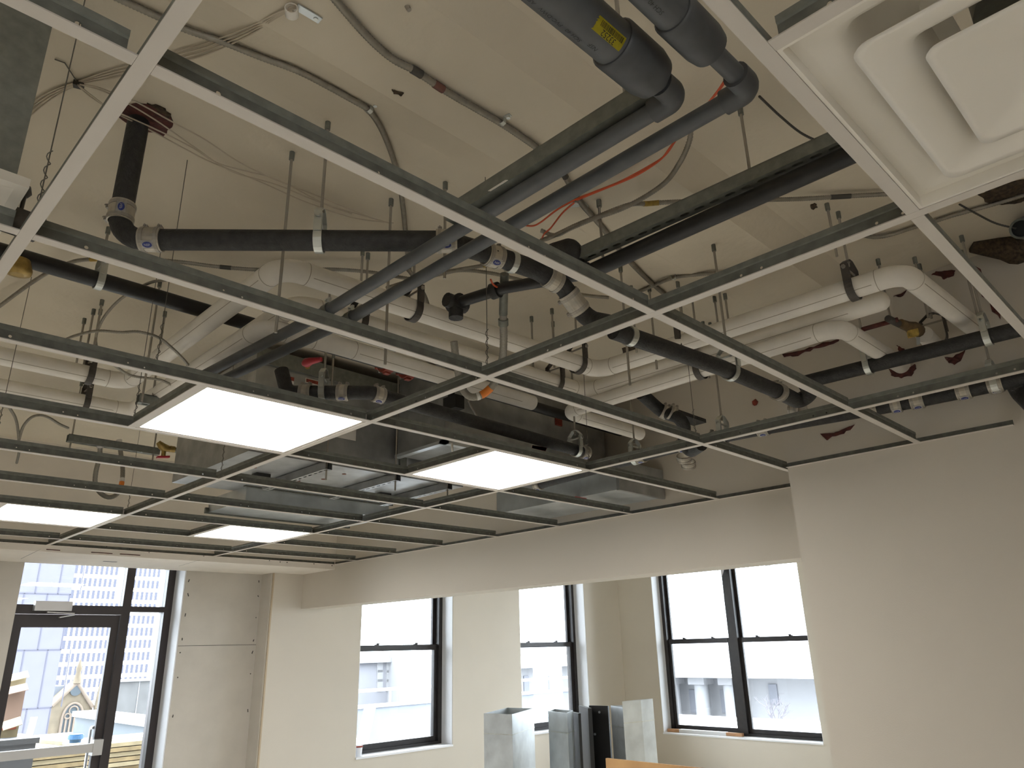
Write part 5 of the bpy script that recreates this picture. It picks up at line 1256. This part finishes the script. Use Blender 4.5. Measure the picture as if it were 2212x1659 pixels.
MB().box((PY(700,1340,Yk).x, Yk+12, -12), (PY(808,1318,Yk).x, Yk+25, PY(800,1318,Yk).z)).build('tower_wall', MT['pale_stone'], bb)
MB().box((a.x, Yk-.5, PY(850,1430,Yk).z), (b.x+.4, Yk, PY(850,1421,Yk).z)).build('cornice', MT['pale_stone'], bb)
w0 = None
for r in range(3):
    for k in range(4):
        p = PY(820+20*k, 1440+20*r, Yk)
        if w0 is None: w0 = MB().box((-.32,-.1,-.5), (.32,0,.5)).build('window', MT['pale_stone']); w0.parent = bb; o = w0
        else: o = w0.copy(); COL.objects.link(o); o.parent = bb
        o.location = V((p.x, Yk, p.z))-V(bb.location)
# seen through the second and the twin windows: classical stone building with columns
def along(u, v): return PX(u, v, 60.0)
cb = thing('columned_building', along(1500, 1500), 'pale classical stone building with columns, seen through the twin window', 'building')
XB = 60.0
zc_ = along(1520, 1460).z; ze = along(1520, 1395).z; zr = along(1600, 1350).z; yA = along(1440, 1400).y; yB = along(1790, 1400).y; zg = -12
M_ = MB(); M_.box((XB, yB-10, zg), (XB+14, yA+8, ze)); M_.build('wall', MT['pale_stone'], cb)
M_ = MB(); M_.box((XB-3.2, yB-12, zc_), (XB, yA+10, ze-.3)); M_.box((XB-3.8, yB-12, ze-.3), (XB, yA+10, ze+.9)); M_.build('entablature', MT['tower_white'], cb)
M_ = MB(); M_.box((XB+2, yB-12, ze), (XB+14, yA-3, zr+3)); M_.box((XB+1.5, yB-12, zr+2.4), (XB+14, yA-2.6, zr+3.2)); M_.build('attic', MT['tower_white'], cb)
for (u, wpx) in ((1477,28), (1538,30), (1598,26)):
    p = along(u, 1500); r = abs(along(u+wpx/2, 1500).y-p.y); M_ = MB(); M_.sweep([V((XB-1.6, p.y, zg)), V((XB-1.6, p.y, zc_-.5))], [r, r*.88], 20); M_.box((XB-1.6-r*1.15, p.y-r*1.15, zc_-.6), (XB-1.6+r*1.15, p.y+r*1.15, zc_)); M_.build('column', MT['pale_stone'], cb)
for (u, v, w_, h_) in ((1500,1515,16,50), (1565,1515,12,50), (1612,1498,16,52), (1672,1500,18,44), (1500,1600,16,50), (1610,1240,9,20), (1634,1236,9,22), (1661,1232,10,22)):
    p = along(u, v); x = XB if v > 1300 else XB+2; p = PX(u, v, x); s = abs(PX(u+w_/2, v, x).y-p.y); h = abs(PX(u, v+h_/2, x).z-p.z)
    M_ = MB(); M_.box((x-.15, p.y-s, p.z-h), (x+.05, p.y+s, p.z+h)); M_.build('window', MT['stone_dark'], cb)
# second window view: part of the same block, a nearer wall
cc = thing('stone_block', PY(1180, 1450, 45), 'pale stone block with two dark windows, seen through the second sash window', 'building')
a, b = PY(1100, 1410, 45), PY(1232, 1405, 45); z1 = PY(1180, 1366, 45).z
M_ = MB(); M_.box((a.x-1, 45, -12), (b.x+3, 60, PY(1180,1408,45).z)); M_.build('wall', MT['pale_stone'], cc)
M_ = MB(); M_.box((a.x-1, 44.2, PY(1180,1440,45).z), (b.x+3, 45, PY(1180,1416,45).z)); M_.box((PY(1140,1370,45).x, 47, PY(1180,1410,45).z), (b.x+3, 60, z1)); M_.build('cornice', MT['tower_white'], cc)
for u in (1136, 1190):
    p, q = PY(u-6, 1460, 45), PY(u+6, 1498, 45); M_ = MB(); M_.box((p.x, 44.9, q.z), (q.x, 45, p.z)); M_.build('window', MT['stone_dark'], cc)
p = PY(1180, 1502, 30); tag(MB().box((PY(1100,1502,30).x, 30, -12), (PY(1240,1502,30).x+3, 31, p.z)).build('terrace_screen', MT['pale_wall']), 'pale blue grey wall low in the second sash window', 'wall')
# bare tree in the twin window
tr_ = thing('bare_tree', along(1690, 1580), 'bare winter tree low in the right pane of the twin window', 'tree')
rnd = random.Random(3); M_ = MB(); base = PX(1685, 1640, 45)
def branch(p, d, L, r, k):
    q = p + d*L; M_.sweep([p, q], [r, r*.6], 5)
    if k == 0: return
    for _ in range(3):
        nd = (d + V((rnd.uniform(-.7,.7), rnd.uniform(-.9,.9), rnd.uniform(-.1,.6)))).normalized(); branch(p.lerp(q, rnd.uniform(.55,1)), nd, L*.68, r*.55, k-1)
branch(base, V((0,0,1)), 1.7, .12, 4); M_.build('branches', MT['twig'], tr_)
